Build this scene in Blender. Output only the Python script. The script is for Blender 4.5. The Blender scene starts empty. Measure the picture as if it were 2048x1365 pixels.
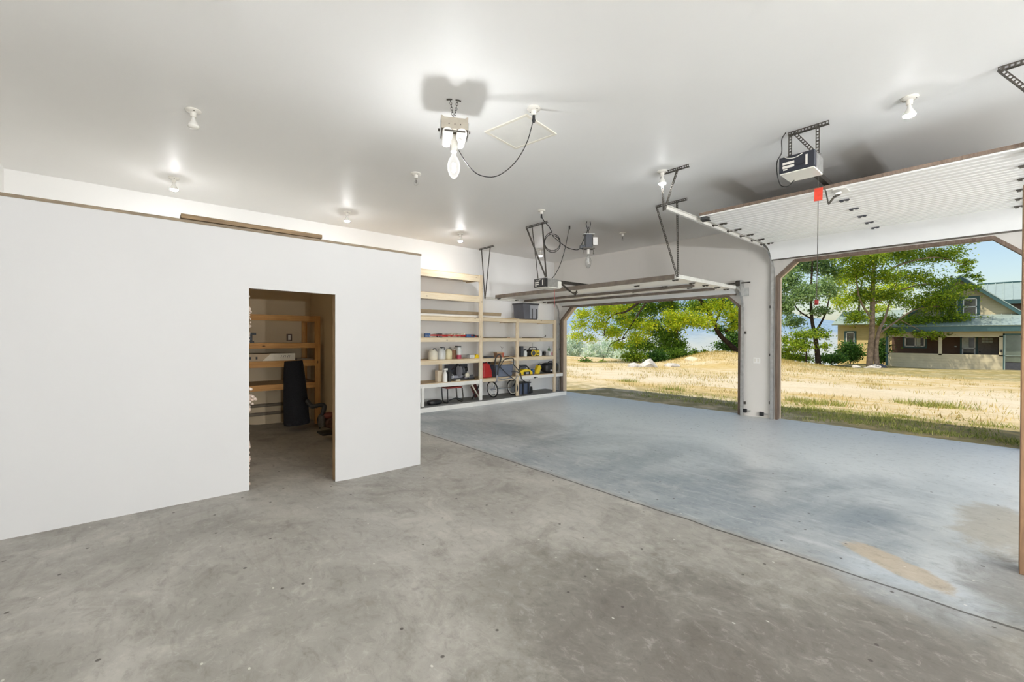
import bpy, bmesh, math, random
import numpy as np
from mathutils import Vector, Matrix, Euler
random.seed(7); RNG = np.random.default_rng(7)
S = bpy.context.scene
COL = S.collection
# ------------------------------------------------------------------ camera
CAM_H = 1.50556
YAW, PITCH, ROLL = math.radians(48.70845846), math.radians(-0.40745682), math.radians(0.1520036)
FV = Vector((-math.sin(YAW)*math.cos(PITCH), math.cos(YAW)*math.cos(PITCH), math.sin(PITCH)))
_r0 = Vector((math.cos(YAW), math.sin(YAW), 0)); _u0 = _r0.cross(FV)
RV = _r0*math.cos(ROLL)+_u0*math.sin(ROLL); UV = -_r0*math.sin(ROLL)+_u0*math.cos(ROLL)
FPX = 858.4567
CP = Vector((0, 0, CAM_H))
cd = bpy.data.cameras.new('camera'); cam = bpy.data.objects.new('camera', cd); COL.objects.link(cam)
M = Matrix.Identity(4)
for i in range(3):
    M[i][0], M[i][1], M[i][2], M[i][3] = RV[i], UV[i], -FV[i], CP[i]
cam.matrix_world = M
cd.sensor_width = 36; cd.lens = FPX/2048*36; cd.clip_start = .05; cd.clip_end = 2000
S.camera = cam
# ------------------------------------------------------------------ sky, sun, exposure
W = bpy.data.worlds.new('world'); S.world = W; W.use_nodes = True
wn = W.node_tree; bg = wn.nodes['Background']
sk = wn.nodes.new('ShaderNodeTexSky'); sk.sky_type = 'NISHITA'; sk.sun_disc = False
sk.sun_elevation = math.radians(58); sk.sun_rotation = math.radians(200); sk.air_density = 1.2; sk.dust_density = 1.4; sk.ozone_density = 1.5
wn.links.new(sk.outputs[0], bg.inputs[0]); bg.inputs[1].default_value = 0.145
sl = bpy.data.lights.new('sun', 'SUN'); sl.energy = 3.8; sl.angle = math.radians(.6); sl.color = (1, .93, .80)
sun = bpy.data.objects.new('sun', sl); COL.objects.link(sun)
sun.rotation_euler = Vector((-.20, -.34, .92)).to_track_quat('Z', 'Y').to_euler()
S.view_settings.view_transform = 'Standard'; S.view_settings.look = 'None'
S.view_settings.gamma = 1; S.view_settings.use_curve_mapping = False
S.view_settings.exposure = 0.14
S.cycles.use_denoising = True
S.cycles.max_bounces = 10; S.cycles.diffuse_bounces = 6; S.cycles.transparent_max_bounces = 12
S.cycles.sample_clamp_indirect = 6.0
S.cycles.caustics_reflective = False; S.cycles.caustics_refractive = False
HID_L = 1100.0      # radiance of the hanging lamp's arc tube
FLOOD_L = 300.0     # radiance of the small flood bulbs' faces
WALL_FLOOD_L = 640.0
ADDED_FLOOD_L = 160.0
FILL_HID_L = 32000.0  # radiance of the strong fill lamps added out of view
# ------------------------------------------------------------------ measuring helpers (points of the real place)
def ray(x, y): return FV + RV*((x-1024)/FPX) - UV*((y-682.5)/FPX)
def at(x, y, depth): return CP + ray(x, y)*depth
def on(x, y, **k):
    (a, v), = k.items(); i = 'XYZ'.index(a); d = ray(x, y)
    return CP + d*((v-CP[i])/d[i])
# ------------------------------------------------------------------ mesh builder
class MB:
    def __init__(s): s.v = []; s.f = []
    def add(s, vs, fs):
        n = len(s.v); s.v += [tuple(p) for p in vs]; s.f += [tuple(i+n for i in f) for f in fs]; return s
    def box(s, x0, x1, y0, y1, z0, z1):
        vs = [(x, y, z) for x in (x0, x1) for y in (y0, y1) for z in (z0, z1)]
        return s.add(vs, [(0,1,3,2),(4,6,7,5),(0,4,5,1),(2,3,7,6),(0,2,6,4),(1,5,7,3)])
    def obox(s, c, size, rot=(0,0,0)):
        m = Euler(rot).to_matrix(); c = Vector(c); h = [q/2 for q in size]
        vs = [c+m@Vector((x*h[0], y*h[1], z*h[2])) for x in (-1,1) for y in (-1,1) for z in (-1,1)]
        return s.add(vs, [(0,1,3,2),(4,6,7,5),(0,4,5,1),(2,3,7,6),(0,2,6,4),(1,5,7,3)])
    def bar(s, p0, p1, w, t, up=(0,0,1)):      # rectangular bar: w along side, t along up
        p0, p1 = Vector(p0), Vector(p1); d = (p1-p0).normalized(); sd = d.cross(Vector(up))
        if sd.length < 1e-4: sd = d.cross(Vector((1,0,0)))
        sd.normalize(); u = sd.cross(d)
        vs = [p+sd*(a*w/2)+u*(b*t/2) for p in (p0,p1) for a in (-1,1) for b in (-1,1)]
        return s.add(vs, [(0,1,3,2),(4,6,7,5),(0,4,5,1),(2,3,7,6),(0,2,6,4),(1,5,7,3)])
    def ring(s, c, ax, r, n, ref=None):
        ax = Vector(ax).normalized(); a = Vector(ref) if ref else (Vector((0,0,1)) if abs(ax.z) < .9 else Vector((1,0,0)))
        u = ax.cross(a).normalized(); w = ax.cross(u)
        return [Vector(c)+u*(r*math.cos(2*math.pi*i/n))+w*(r*math.sin(2*math.pi*i/n)) for i in range(n)]
    def cyl(s, p0, p1, r0, r1=None, n=14, cap=True):
        r1 = r0 if r1 is None else r1; d = Vector(p1)-Vector(p0)
        vs = s.ring(p0, d, r0, n)+s.ring(p1, d, r1, n)
        fs = [(i,(i+1)%n,n+(i+1)%n,n+i) for i in range(n)]
        if cap: fs += [tuple(range(n))[::-1], tuple(range(n,2*n))]
        return s.add(vs, fs)
    def tube(s, pts, r, n=8, closed=False):
        pts = [Vector(p) for p in pts]; m = len(pts); rr = r if isinstance(r,(list,tuple)) else [r]*m
        vs = []; fs = []; ref = None
        for i, p in enumerate(pts):
            if closed: d = pts[(i+1)%m]-pts[i-1]
            else: d = pts[min(i+1,m-1)]-pts[max(i-1,0)]
            d.normalize()
            if ref is None: ref = Vector((0,0,1)) if abs(d.z) < .9 else Vector((1,0,0))
            u = (ref-d*ref.dot(d)).normalized(); w = d.cross(u); ref = u
            vs += [p+u*(rr[i]*math.cos(2*math.pi*k/n))+w*(rr[i]*math.sin(2*math.pi*k/n)) for k in range(n)]
        for i in range(m if closed else m-1):
            a, b = i*n, ((i+1)%m)*n
            fs += [(a+k, a+(k+1)%n, b+(k+1)%n, b+k) for k in range(n)]
        if not closed: fs += [tuple(range(n))[::-1], tuple(range((m-1)*n, m*n))]
        return s.add(vs, fs)
    def lathe(s, prof, c=(0,0,0), ax=(0,0,1), n=20):
        c = Vector(c); ax = Vector(ax).normalized(); vs = []; fs = []; m = len(prof)
        for r, z in prof: vs += s.ring(c+ax*z, ax, max(r, 1e-4), n)
        for j in range(m-1): fs += [(j*n+i, j*n+(i+1)%n, (j+1)*n+(i+1)%n, (j+1)*n+i) for i in range(n)]
        fs += [tuple(range(n))[::-1], tuple(range((m-1)*n, m*n))]
        return s.add(vs, fs)
    def prism(s, poly, axis, a, b):            # poly: list of 2D in the other two axes (x,y,z order)
        def P(q, t):
            l = list(q); l.insert('XYZ'.index(axis), t); return l
        n = len(poly); vs = [P(q,a) for q in poly]+[P(q,b) for q in poly]
        return s.add(vs, [(i,(i+1)%n,n+(i+1)%n,n+i) for i in range(n)]+[tuple(range(n))[::-1], tuple(range(n,2*n))])
    def ell(s, c, r, n=16, m=10, rot=(0,0,0), e=1.0):
        R = Euler(rot).to_matrix(); c = Vector(c); vs = []; fs = []
        def pw(x): return math.copysign(abs(x)**e, x)
        for j in range(m+1):
            t = math.pi*j/m
            for i in range(n):
                a = 2*math.pi*i/n
                q = Vector((pw(math.sin(t))*pw(math.cos(a))*r[0], pw(math.sin(t))*pw(math.sin(a))*r[1], pw(math.cos(t))*r[2]))
                vs.append(c+R@q)
        for j in range(m): fs += [(j*n+i, j*n+(i+1)%n, (j+1)*n+(i+1)%n, (j+1)*n+i) for i in range(n)]
        return s.add(vs, fs)
    def torus(s, c, ax, R, r, n=28, m=8):
        return s.tube(s.ring(c, ax, R, n), r, m, closed=True)
    def perf(s, p0, p1, wdir, w, t=.003, pitch=.03, lip=None):   # perforated flat bar, real holes; lip = flange direction
        p0, p1 = Vector(p0), Vector(p1); L = (p1-p0).length; d = (p1-p0)/L; wd = Vector(wdir).normalized(); wd = (wd-d*wd.dot(d)).normalized()
        nn = d.cross(wd)*(t/2); k = max(1, round(L/pitch)); pl = L/k
        hx, hw = pl*.30, w*.24
        for i in range(k):
            c = p0+d*(pl*(i+.5))
            o = [c+d*(a*pl/2)+wd*(b*w/2) for a, b in ((-1,-1),(1,-1),(1,1),(-1,1))]
            h = [c+d*(a*hx)+wd*(b*hw) for a, b in ((-1,-1),(1,-1),(1,1),(-1,1))]
            vs = [q+nn for q in o+h]+[q-nn for q in o+h]; fs = []
            for q in range(4):
                r_ = (q+1)%4
                fs += [(q,r_,4+r_,4+q), (8+q,12+q,12+r_,8+r_), (4+q,4+r_,12+r_,12+q)]
            fs += [(0,8,9,1),(2,10,11,3)]
            if i == 0: fs.append((3,11,8,0))
            if i == k-1: fs.append((1,9,10,2))
            s.add(vs, fs)
        if lip:
            lp = Vector(lip).normalized(); a = p0-wd*(w/2); b = p1-wd*(w/2)
            s.add([a,b,b+lp*w*.8,a+lp*w*.8,a+wd*t,b+wd*t,b+lp*w*.8+wd*t,a+lp*w*.8+wd*t], [(0,1,2,3),(4,7,6,5),(0,4,5,1),(1,5,6,2),(2,6,7,3),(3,7,4,0)])
        return s
    def build(s, name, mat, parent=None, smooth=None, bevel=0, weld=False):
        me = bpy.data.meshes.new(name)
        org = ORG.get(parent.name, Vector((0,0,0))) if parent else Vector((0,0,0))
        me.from_pydata([(p[0]-org[0], p[1]-org[1], p[2]-org[2]) for p in s.v], [], s.f)
        bm = bmesh.new(); bm.from_mesh(me)
        if weld or True: bmesh.ops.remove_doubles(bm, verts=bm.verts, dist=1e-5)
        bmesh.ops.recalc_face_normals(bm, faces=bm.faces); bm.to_mesh(me); bm.free()
        o = bpy.data.objects.new(name, me); COL.objects.link(o)
        if mat: me.materials.append(mat)
        if smooth:
            me.polygons.foreach_set('use_smooth', [True]*len(me.polygons)); me.set_sharp_from_angle(angle=math.radians(smooth))
        if bevel:
            b = o.modifiers.new('bevel', 'BEVEL'); b.width = bevel; b.segments = 2; b.limit_method = 'ANGLE'; b.angle_limit = math.radians(40)
        if parent: o.parent = parent; ORG[o.name] = org
        return o
ORG = {}
def tag(o, label, cat, group=None, kind=None):
    o['label'] = label; o['category'] = cat
    if group: o['group'] = group
    if kind: o['kind'] = kind
    return o
def thing(name, loc, label, cat, group=None):
    o = bpy.data.objects.new(name, None); COL.objects.link(o); o.location = loc; o.empty_display_size = .1
    ORG[o.name] = Vector(loc); return tag(o, label, cat, group)
def copy_tree(o, parent=None):
    c = o.copy(); COL.objects.link(c)
    if parent: c.parent = parent
    for ch in list(o.children): copy_tree(ch, c)
    return c
def struct(name, mb, mat, **k):
    o = mb.build(name, mat, **k); o['kind'] = 'structure'; return o
def arc(c, r, a0, a1, n, plane):               # plane: two unit vectors
    u, w = Vector(plane[0]), Vector(plane[1])
    return [Vector(c)+u*(r*math.cos(a0+(a1-a0)*i/n))+w*(r*math.sin(a0+(a1-a0)*i/n)) for i in range(n+1)]
def spline(pts, k=6):                          # Catmull-Rom through points
    P = [Vector(p) for p in pts]; P = [P[0]*2-P[1]]+P+[P[-1]*2-P[-2]]; out = []
    for i in range(1, len(P)-2):
        for j in range(k):
            t = j/k; a, b, c, d = P[i-1:i+3]
            out.append(.5*((2*b)+(c-a)*t+(2*a-5*b+4*c-d)*t*t+(3*b-a-3*c+d)*t**3))
    return out+[P[-2]]
# ------------------------------------------------------------------ materials
def lin(c): return tuple(((x/255)/12.92 if x/255 <= .04045 else (((x/255)+.055)/1.055)**2.4) for x in c[:3])+(1,)
class NT:
    def __init__(s, name):
        s.m = bpy.data.materials.new(name); s.m.use_nodes = True; s.t = s.m.node_tree; s.t.nodes.clear()
        s.out = s.n('OutputMaterial'); s.co = None
    def n(s, kind, **k):
        nd = s.t.nodes.new('ShaderNode'+kind)
        for a, b in k.items(): setattr(nd, a, b)
        return nd
    def l(s, a, b): s.t.links.new(a, b)
    def inp(s, nd, key, v):
        if hasattr(v, 'is_linked') or isinstance(v, bpy.types.NodeSocket): s.l(v, nd.inputs[key])
        elif v is not None: nd.inputs[key].default_value = v
    def coord(s, scale=(1,1,1), loc=(0,0,0), rot=(0,0,0)):
        if s.co is None: s.co = s.n('TexCoord')
        mp = s.n('Mapping'); s.l(s.co.outputs['Object'], mp.inputs[0])
        mp.inputs['Scale'].default_value = scale; mp.inputs['Location'].default_value = loc; mp.inputs['Rotation'].default_value = rot
        return mp.outputs[0]
    def noise(s, scale, detail=4, rough=.55, vec=None, dist=0, col=False):
        nd = s.n('TexNoise'); s.l(vec or s.coord(), nd.inputs['Vector'])
        nd.inputs['Scale'].default_value = scale; nd.inputs['Detail'].default_value = detail; nd.inputs['Roughness'].default_value = rough; nd.inputs['Distortion'].default_value = dist
        return nd.outputs['Color' if col else 'Fac']
    def math(s, op, a, b=0, c=None, clamp=False):
        nd = s.n('Math', operation=op, use_clamp=clamp); s.inp(nd, 0, a); s.inp(nd, 1, b)
        if c is not None: s.inp(nd, 2, c)
        return nd.outputs[0]
    def step(s, x, a, b):                      # smooth 0..1 between a and b
        nd = s.n('MapRange', interpolation_type='SMOOTHSTEP'); s.inp(nd, 0, x); nd.inputs[1].default_value = a; nd.inputs[2].default_value = b
        return nd.outputs[0]
    def mix(s, f, a, b, blend='MIX'):
        nd = s.n('Mix', data_type='RGBA', blend_type=blend); s.inp(nd, 0, f); s.inp(nd, 6, a); s.inp(nd, 7, b); return nd.outputs[2]
    def ramp(s, f, stops):
        nd = s.n('ValToRGB'); e = nd.color_ramp.elements
        while len(e) < len(stops): e.new(.5)
        for i, (p, c) in enumerate(stops): e[i].position = p; e[i].color = lin(c)
        s.l(f, nd.inputs[0]); return nd.outputs[0]
    def xyz(s, vec=None):
        nd = s.n('SeparateXYZ'); s.l(vec or s.coord(), nd.inputs[0]); return nd.outputs
    def bsdf(s, col, rough=.6, metal=0, bump=None, bstr=.3, bdist=.01, spec=.5, **k):
        b = s.n('BsdfPrincipled'); s.inp(b, 'Base Color', col); s.inp(b, 'Roughness', rough); s.inp(b, 'Metallic', metal); s.inp(b, 'Specular IOR Level', spec)
        for a, v in k.items(): s.inp(b, a.replace('_', ' '), v)
        if bump is not None:
            bp = s.n('Bump'); bp.inputs['Strength'].default_value = bstr; bp.inputs['Distance'].default_value = bdist; s.l(bump, bp.inputs['Height']); s.l(bp.outputs[0], b.inputs['Normal'])
        s.l(b.outputs[0], s.out.inputs[0]); return b
def plain(name, c, rough=.55, metal=0, var=.12, scale=9, spec=.5, bump=0):
    t = NT(name); n = t.noise(scale, 5)
    a = tuple(x*(1-var) for x in lin(c)[:3])+(1,); b = tuple(min(1, x*(1+var)) for x in lin(c)[:3])+(1,)
    col = t.mix(t.step(n, .3, .7), a, b)
    t.bsdf(col, rough, metal, n if bump else None, bump, .01, spec); return t.m
def wood(name, c0, c1, axis=1, rough=.65, knots=True, sc=1.0):
    t = NT(name); s = [14*sc]*3; s[axis] = 1.1*sc
    g = t.noise(2.2, 6, .6, t.coord(s), dist=1.2); f = t.noise(30, 3, .5, t.coord(s))
    col = t.mix(t.step(g, .3, .72), lin(c0), lin(c1)); col = t.mix(t.math('MULTIPLY', t.step(f, .5, .8), .25), col, lin([q*.72 for q in c1]))
    if knots:
        v = t.n('TexVoronoi'); s2 = [5]*3; s2[axis] = 2.4; t.l(t.coord(s2), v.inputs['Vector']); v.inputs['Scale'].default_value = 1.3
        col = t.mix(t.math('SUBTRACT', 1, t.step(v.outputs['Distance'], .04, .11)), col, lin([q*.55 for q in c1]))
    t.bsdf(col, rough, 0, g, .15, .004); return t.m
def emit(name, c, s):
    t = NT(name); e = t.n('Emission'); e.inputs[0].default_value = c; e.inputs[1].default_value = s; t.l(e.outputs[0], t.out.inputs[0]); return t.m
def glass(name, tint=(.97,.98,.98,1), rough=.02, mixf=.12):
    t = NT(name); a = t.n('BsdfTransparent'); a.inputs[0].default_value = tint; g = t.n('BsdfGlossy'); g.inputs['Roughness'].default_value = rough
    lw = t.n('LayerWeight'); lw.inputs[0].default_value = .35
    m = t.n('MixShader'); t.l(t.math('MULTIPLY_ADD', lw.outputs['Facing'], .5, mixf, clamp=True), m.inputs[0]); t.l(a.outputs[0], m.inputs[1]); t.l(g.outputs[0], m.inputs[2]); t.l(m.outputs[0], t.out.inputs[0]); return t.m
def drywall(name, c, rough=.6, var=.03, stains=0, spec=.3):
    t = NT(name); n = t.noise(.55, 4, .5); f = t.noise(260, 2)
    a = lin(c); b = tuple(x*(1-var*2) for x in a[:3])+(1,)
    col = t.mix(t.step(n, .35, .7), a, b)
    if stains:
        z = t.noise(1.0, 6, .65, t.coord((1.6, 1.6, .35))); col = t.mix(t.math('MULTIPLY', t.step(z, .56, .8), stains), col, lin((126,118,106)))
    t.bsdf(col, rough, 0, f, .10, .002, spec); return t.m
# ------------------------------------------------------------------ shared materials
def m_concrete():
    t = NT('concrete'); x, y, z = t.xyz()
    w = t.noise(.9, 5, .6, col=False)
    big = t.noise(.55, 6, .62, t.coord((1, .8, 1)), dist=1.6); mid = t.noise(2.1, 8, .68, t.coord((1, 1, 1), rot=(0,0,.6)), dist=.9); fine = t.noise(45, 4, .7)
    streak = t.noise(1.4, 6, .6, t.coord((.55, 3.2, 1)), dist=.5)
    near = t.mix(t.step(big, .34, .68), lin((144,140,133)), lin((172,168,160)))
    near = t.mix(t.math('MULTIPLY', t.step(mid, .50, .70), .50), near, lin((112,106,98)))
    near = t.mix(t.math('MULTIPLY', t.step(mid, .48, .28), .45), near, lin((194,189,179)))
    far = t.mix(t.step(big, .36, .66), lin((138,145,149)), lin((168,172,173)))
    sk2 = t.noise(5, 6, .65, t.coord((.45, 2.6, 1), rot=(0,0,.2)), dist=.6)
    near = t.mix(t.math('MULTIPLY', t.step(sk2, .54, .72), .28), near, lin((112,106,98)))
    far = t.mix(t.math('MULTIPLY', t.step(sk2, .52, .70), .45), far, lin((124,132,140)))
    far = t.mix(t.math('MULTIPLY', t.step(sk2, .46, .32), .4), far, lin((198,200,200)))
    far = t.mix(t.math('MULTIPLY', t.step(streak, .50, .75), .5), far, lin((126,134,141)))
    far = t.mix(t.math('MULTIPLY', t.step(mid, .56, .72), .35), far, lin((200,200,196)))
    wob = t.math('MULTIPLY_ADD', t.noise(2.5, 3), .05, 3.414); dy = t.math('SUBTRACT', y, wob)
    col = t.mix(t.step(dy, -.03, .10), near, far)
    # worn beige patch and pale bloom by the post
    def blob(cx, cy, rx, ry, rot=0, edge=.25, wb=.5):
        dx, dv = t.math('SUBTRACT', x, cx), t.math('SUBTRACT', y, cy); c, s = math.cos(rot), math.sin(rot)
        u = t.math('MULTIPLY_ADD', dx, c/rx, t.math('MULTIPLY', dv, s/rx)); v = t.math('MULTIPLY_ADD', dx, -s/ry, t.math('MULTIPLY', dv, c/ry))
        r = t.math('SQRT', t.math('MULTIPLY_ADD', u, u, t.math('MULTIPLY', v, v)))
        d = t.math('MULTIPLY_ADD', t.math('SUBTRACT', wno, .5), wb*2, r)
        return t.step(d, 1+edge, 1-edge)
    wno = t.math('MULTIPLY_ADD', t.noise(2.6, 8, .72, dist=.8), 1.8, -.4)
    door_sheen = t.step(t.math('MULTIPLY_ADD', big, 2.5, y), 5.6, 8.2); col = t.mix(t.math('MULTIPLY', door_sheen, .85), col, lin((226,229,229)))  # pale daylight sheen towards the doors, painted into the colour
    col = t.mix(t.math('MULTIPLY', blob(-.10, 4.7, .34, 1.3, 0, .4), .55), col, lin((206,208,206)))
    col = t.mix(t.math('MULTIPLY', blob(-.36, 3.55, .38, .34, -.6, .3), .5), col, lin((196,205,212)))
    col = t.mix(t.math('MULTIPLY', blob(-.45, 3.80, .34, .13, -.55, .12, .35), .85), col, lin((178,163,140)))
    col = t.mix(t.math('MULTIPLY', blob(-.02, 5.2, .22, .7, 0, .3, .6), .7), col, lin((158,148,128)))
    col = t.mix(t.math('MULTIPLY', blob(.1, 4.0, .24, .5, 0, .4, .6), .6), col, lin((92,84,74)))
    col = t.mix(t.math('MULTIPLY', blob(.1, 2.3, 1.5, 1.15, .3, .6, .5), .78), col, lin((84,78,70)))  # dirt stain, painted darker to stand in for dimmer light here
    col = t.mix(t.math('MULTIPLY', blob(-1.5, 1.9, .9, .6, .2, .6, .7), .5), col, lin((96,90,82)))
    mot = t.noise(11, 8, .75, t.coord((1,1.4,1), rot=(0,0,.3)), dist=.7); col = t.mix(t.math('MULTIPLY', t.step(mot, .50, .68), .38), col, t.mix(1.0, col, lin((172,170,166)), 'MULTIPLY')); col = t.mix(t.math('MULTIPLY', t.step(mot, .47, .32), .22), col, lin((206,203,196)))
    # small dark spots and a few pale paint flecks
    v = t.n('TexVoronoi', voronoi_dimensions='2D'); t.l(t.coord(), v.inputs['Vector']); v.inputs['Scale'].default_value = 3.0
    sc = t.n('SeparateColor'); t.l(v.outputs['Color'], sc.inputs[0])
    dot = t.math('MULTIPLY', t.step(t.math('MULTIPLY_ADD', mot, .05, v.outputs['Distance']), .062, .046), t.math('GREATER_THAN', sc.outputs[0], .66))
    col = t.mix(t.math('MULTIPLY', dot, .85), col, lin((58,50,44)))
    v2 = t.n('TexVoronoi', voronoi_dimensions='2D'); t.l(t.coord((1,1.5,1), rot=(0,0,.5)), v2.inputs['Vector']); v2.inputs['Scale'].default_value = 3.7
    s2 = t.n('SeparateColor'); t.l(v2.outputs['Color'], s2.inputs[0])
    fl = t.math('MULTIPLY', t.step(t.math('MULTIPLY_ADD', fine, .02, v2.outputs['Distance']), .05, .03), t.math('GREATER_THAN', s2.outputs[1], .86))
    col = t.mix(t.math('MULTIPLY', fl, .6), col, lin((220,218,208)))
    sp = t.math('MULTIPLY', t.step(fine, .60, .74), .22); col = t.mix(sp, col, lin((104,99,92)))
    # hairline cracks
    cr = t.n('TexVoronoi', feature='DISTANCE_TO_EDGE'); t.l(t.noise(.8, 3, .5, col=True), cr.inputs['Vector']); cr.inputs['Scale'].default_value = 7
    # saw-cut joint between the two pours
    j = t.step(t.math('ABSOLUTE', dy), .014, .006); col = t.mix(t.math('MULTIPLY', j, .85), col, lin((52,46,40)))
    bmp = t.math('ADD', t.math('MULTIPLY', fine, .5), t.math('MULTIPLY', j, -2))
    rg = t.math('SUBTRACT', t.math('MULTIPLY_ADD', mid, .25, .46), t.math('MULTIPLY', t.step(dy, -.3, 1.2), .18))
    t.bsdf(col, rg, 0, bmp, .2, .003, .6); return t.m
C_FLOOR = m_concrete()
C_CEIL = drywall('ceiling_paint', (246,245,243), .5, .012, 0, .25)
C_WALL = drywall('wall_paint', (243,242,240), .5, .012, 0)
C_DWALL = drywall('door_wall_paint', (222,218,212), .5, .03, .28)
C_ROOM = drywall('storeroom_drywall', (214,196,164), .7, .06)
C_GALV = plain('galvanised_steel', (190,190,188), .38, .75, .12, 14)
C_WTRACK = plain('white_track', (228,226,220), .4, .0, .05, 14)
C_IRON = plain('perforated_iron', (84,80,74), .5, .6, .2, 18)
C_BLACK = plain('black_plastic', (28,28,30), .45, 0, .2, 12)
C_CORD = plain('black_cord', (26,24,23), .5, 0, .1, 12)
C_WHITE = plain('white_enamel', (242,240,236), .35, 0, .03, 8)
C_PORC = plain('white_porcelain', (232,228,220), .25, 0, .03, 8)
C_BROWN = wood('weathered_trim', (96,80,68), (128,110,96), 2, .75, False)
C_TAN = plain('tan_trim', (206,186,160), .6, 0, .06, 6)
C_DOORP = plain('door_white', (248,247,245), .42, 0, .02, 3)
C_DARKST = plain('strut_brown', (112,101,90), .6, .0, .18, 9)
C_PINE = wood('pine', (228,214,188), (214,194,160), 1)
C_PINEV = wood('pine_upright', (226,210,184), (210,188,154), 2)
C_OLDP = wood('old_plank', (138,122,100), (104,90,72), 1)
C_POST = wood('post_wood', (150,116,84), (120,92,68), 2, .6, False, .6)
C_WPAINT = plain('white_painted_wood', (232,230,224), .55, 0, .05, 5)
C_CHROME = plain('chrome', (205,205,206), .18, 1, .05, 12)
C_RED = plain('red_plastic', (176,36,34), .4, 0, .1, 8)
C_YELL = plain('yellow_plastic', (238,206,40), .45, 0, .08, 10)
C_DKGREY = plain('dark_grey_plastic', (70,72,78), .5, 0, .12, 8)
C_GLASSB = glass('lamp_glass', (.98,.98,.98,1), .03, .10)
# ------------------------------------------------------------------ setting: floor
XW, YD, H = -8.40, 8.978, 3.65
def sst(a): a = min(1, max(0, a)); return a*a*(3-2*a)
def fz(x, y): return .10*sst((1.72-y)/.88)*sst((-1.6-x)/2.6)
mb = MB(); nx, ny = 60, 60; xs = [-8.5+i*(15.1/nx) for i in range(nx+1)]; ys = [-1.4+i*(10.52/ny) for i in range(ny+1)]
vs = [(x, y, fz(x, y)) for x in xs for y in ys]+[(x, y, -.25) for x in xs for y in ys]; n1 = (nx+1)*(ny+1)
fs = [(i*(ny+1)+j, (i+1)*(ny+1)+j, (i+1)*(ny+1)+j+1, i*(ny+1)+j+1) for i in range(nx) for j in range(ny)]
fs += [(i*(ny+1)+ny, (i+1)*(ny+1)+ny, n1+(i+1)*(ny+1)+ny, n1+i*(ny+1)+ny) for i in range(nx)]
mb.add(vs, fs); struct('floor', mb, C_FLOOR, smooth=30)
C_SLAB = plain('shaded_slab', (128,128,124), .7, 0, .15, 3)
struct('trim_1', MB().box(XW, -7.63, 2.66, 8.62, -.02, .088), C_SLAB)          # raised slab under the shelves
struct('trim_2', MB().box(-7.63, -7.615, 2.66, 8.62, -.02, .092), C_WPAINT, bevel=.003)
# ------------------------------------------------------------------ setting: ceiling, walls
struct('ceiling', MB().box(-8.5, 6.6, -1.4, 9.12, H, H+.1), C_CEIL)
struct('roof', MB().box(-8.9, 7.0, -1.8, 9.47, H+.1, H+.22), C_BROWN)
struct('wall_left', MB().box(XW-.12, XW, -1.4, 9.12, -.25, H), C_WALL)
struct('wall_rear', MB().box(XW, 6.5, -1.37, -1.25, -.25, H), C_WALL)
struct('wall_right', MB().box(6.5, 6.62, -1.4, 9.12, -.25, H), C_WALL)
OP2 = [(-8.16,-.2),(-8.16,2.01),(-7.77,2.39),(-3.64,2.39),(-3.385,2.15),(-3.385,-.2)]
OP1 = [(-2.775,-.2),(-2.775,2.66),(-2.47,2.945),(-.07,2.945),(.23,2.66),(.23,-.2)]
OP3 = [(1.3,-.2),(1.3,2.66),(1.6,2.945),(4.0,2.945),(4.3,2.66),(4.3,-.2)]   # unseen third opening, added to let in more daylight
struct('wall_front', MB().prism([(XW,-.2)]+OP2+OP1+OP3+[(6.5,-.2),(6.5,H),(XW,H)], 'Y', YD, 9.12), C_DWALL)
def inset(pl, d):
    out = []
    for i, p in enumerate(pl):
        p = Vector(p); a = Vector(pl[i-1]) if i else None; b = Vector(pl[i+1]) if i < len(pl)-1 else None
        ns = []
        for u, v in ((a, p), (p, b)):
            if u is None or v is None: continue
            t = (v-u).normalized(); ns.append(Vector((t.y, -t.x)))
        n = sum(ns, Vector((0,0))); n.normalize(); k = d/max(.3, n.dot(ns[0])); out.append(p+n*k)
    return [tuple(q) for q in out]
for k, op in ((3, OP2), (5, OP1), (9, OP3)):
    ym = 9.05 if k == 3 else 9.09; b = inset(op, .045); c = inset(op, .03); mb = MB()
    for i in range(5): mb.prism([op[i], op[i+1], b[i+1], b[i]], 'Y', YD-.012, ym)
    struct('trim_%d' % k, mb, C_BROWN)
    mb = MB(); d = inset(op, -.06)
    for i in range(5): mb.prism([op[i], op[i+1], c[i+1], c[i]], 'Y', ym, 9.121); mb.prism([d[i], d[i+1], c[i+1], c[i]], 'Y', 9.121, 9.21)
    struct('trim_%d' % (k+1), mb, C_TAN)
# partition of the store room: front with a cut doorway, end return, lid, inner lining
XP, ZP = -4.544, 2.481
C_PART = drywall('partition_paint', (200,199,198), .5, .012, 0)
struct('wall_inner', MB().prism([(-1.25,-.15),(.785,-.15),(.785,1.955),(1.558,1.95),(1.558,-.15),(2.544,-.15),(2.544,ZP),(-1.25,ZP)], 'X', XP, XP-.012), C_PART)
mbs = MB()
for y in (-1.2, -.8, -.4, 0, .4, .74, 1.565, 2.0, 2.5): mbs.box(XP-.105, XP-.013, y, y+.04, .0, ZP-.045)
mbs.box(XP-.105, XP-.013, .785, 1.56, 1.955, 2.05); mbs.box(XP-.105, XP-.013, .58, .785, fz(XP,.7)-.02, 1.955)
struct('trim_7', mbs, wood('stud_wood', (168,140,104), (136,108,76), 2))
struct('wall_inner_lining', MB().prism([(-1.25,-.15),(.77,-.15),(.77,1.96),(1.60,1.96),(1.60,-.15),(2.43,-.15),(2.43,ZP-.05),(-1.25,ZP-.05)], 'X', XP-.107, XP-.119), C_ROOM)
struct('wall_inner_end', MB().box(XW, XP-.012, 2.532, 2.544, -.1, ZP), C_WALL)
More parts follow.
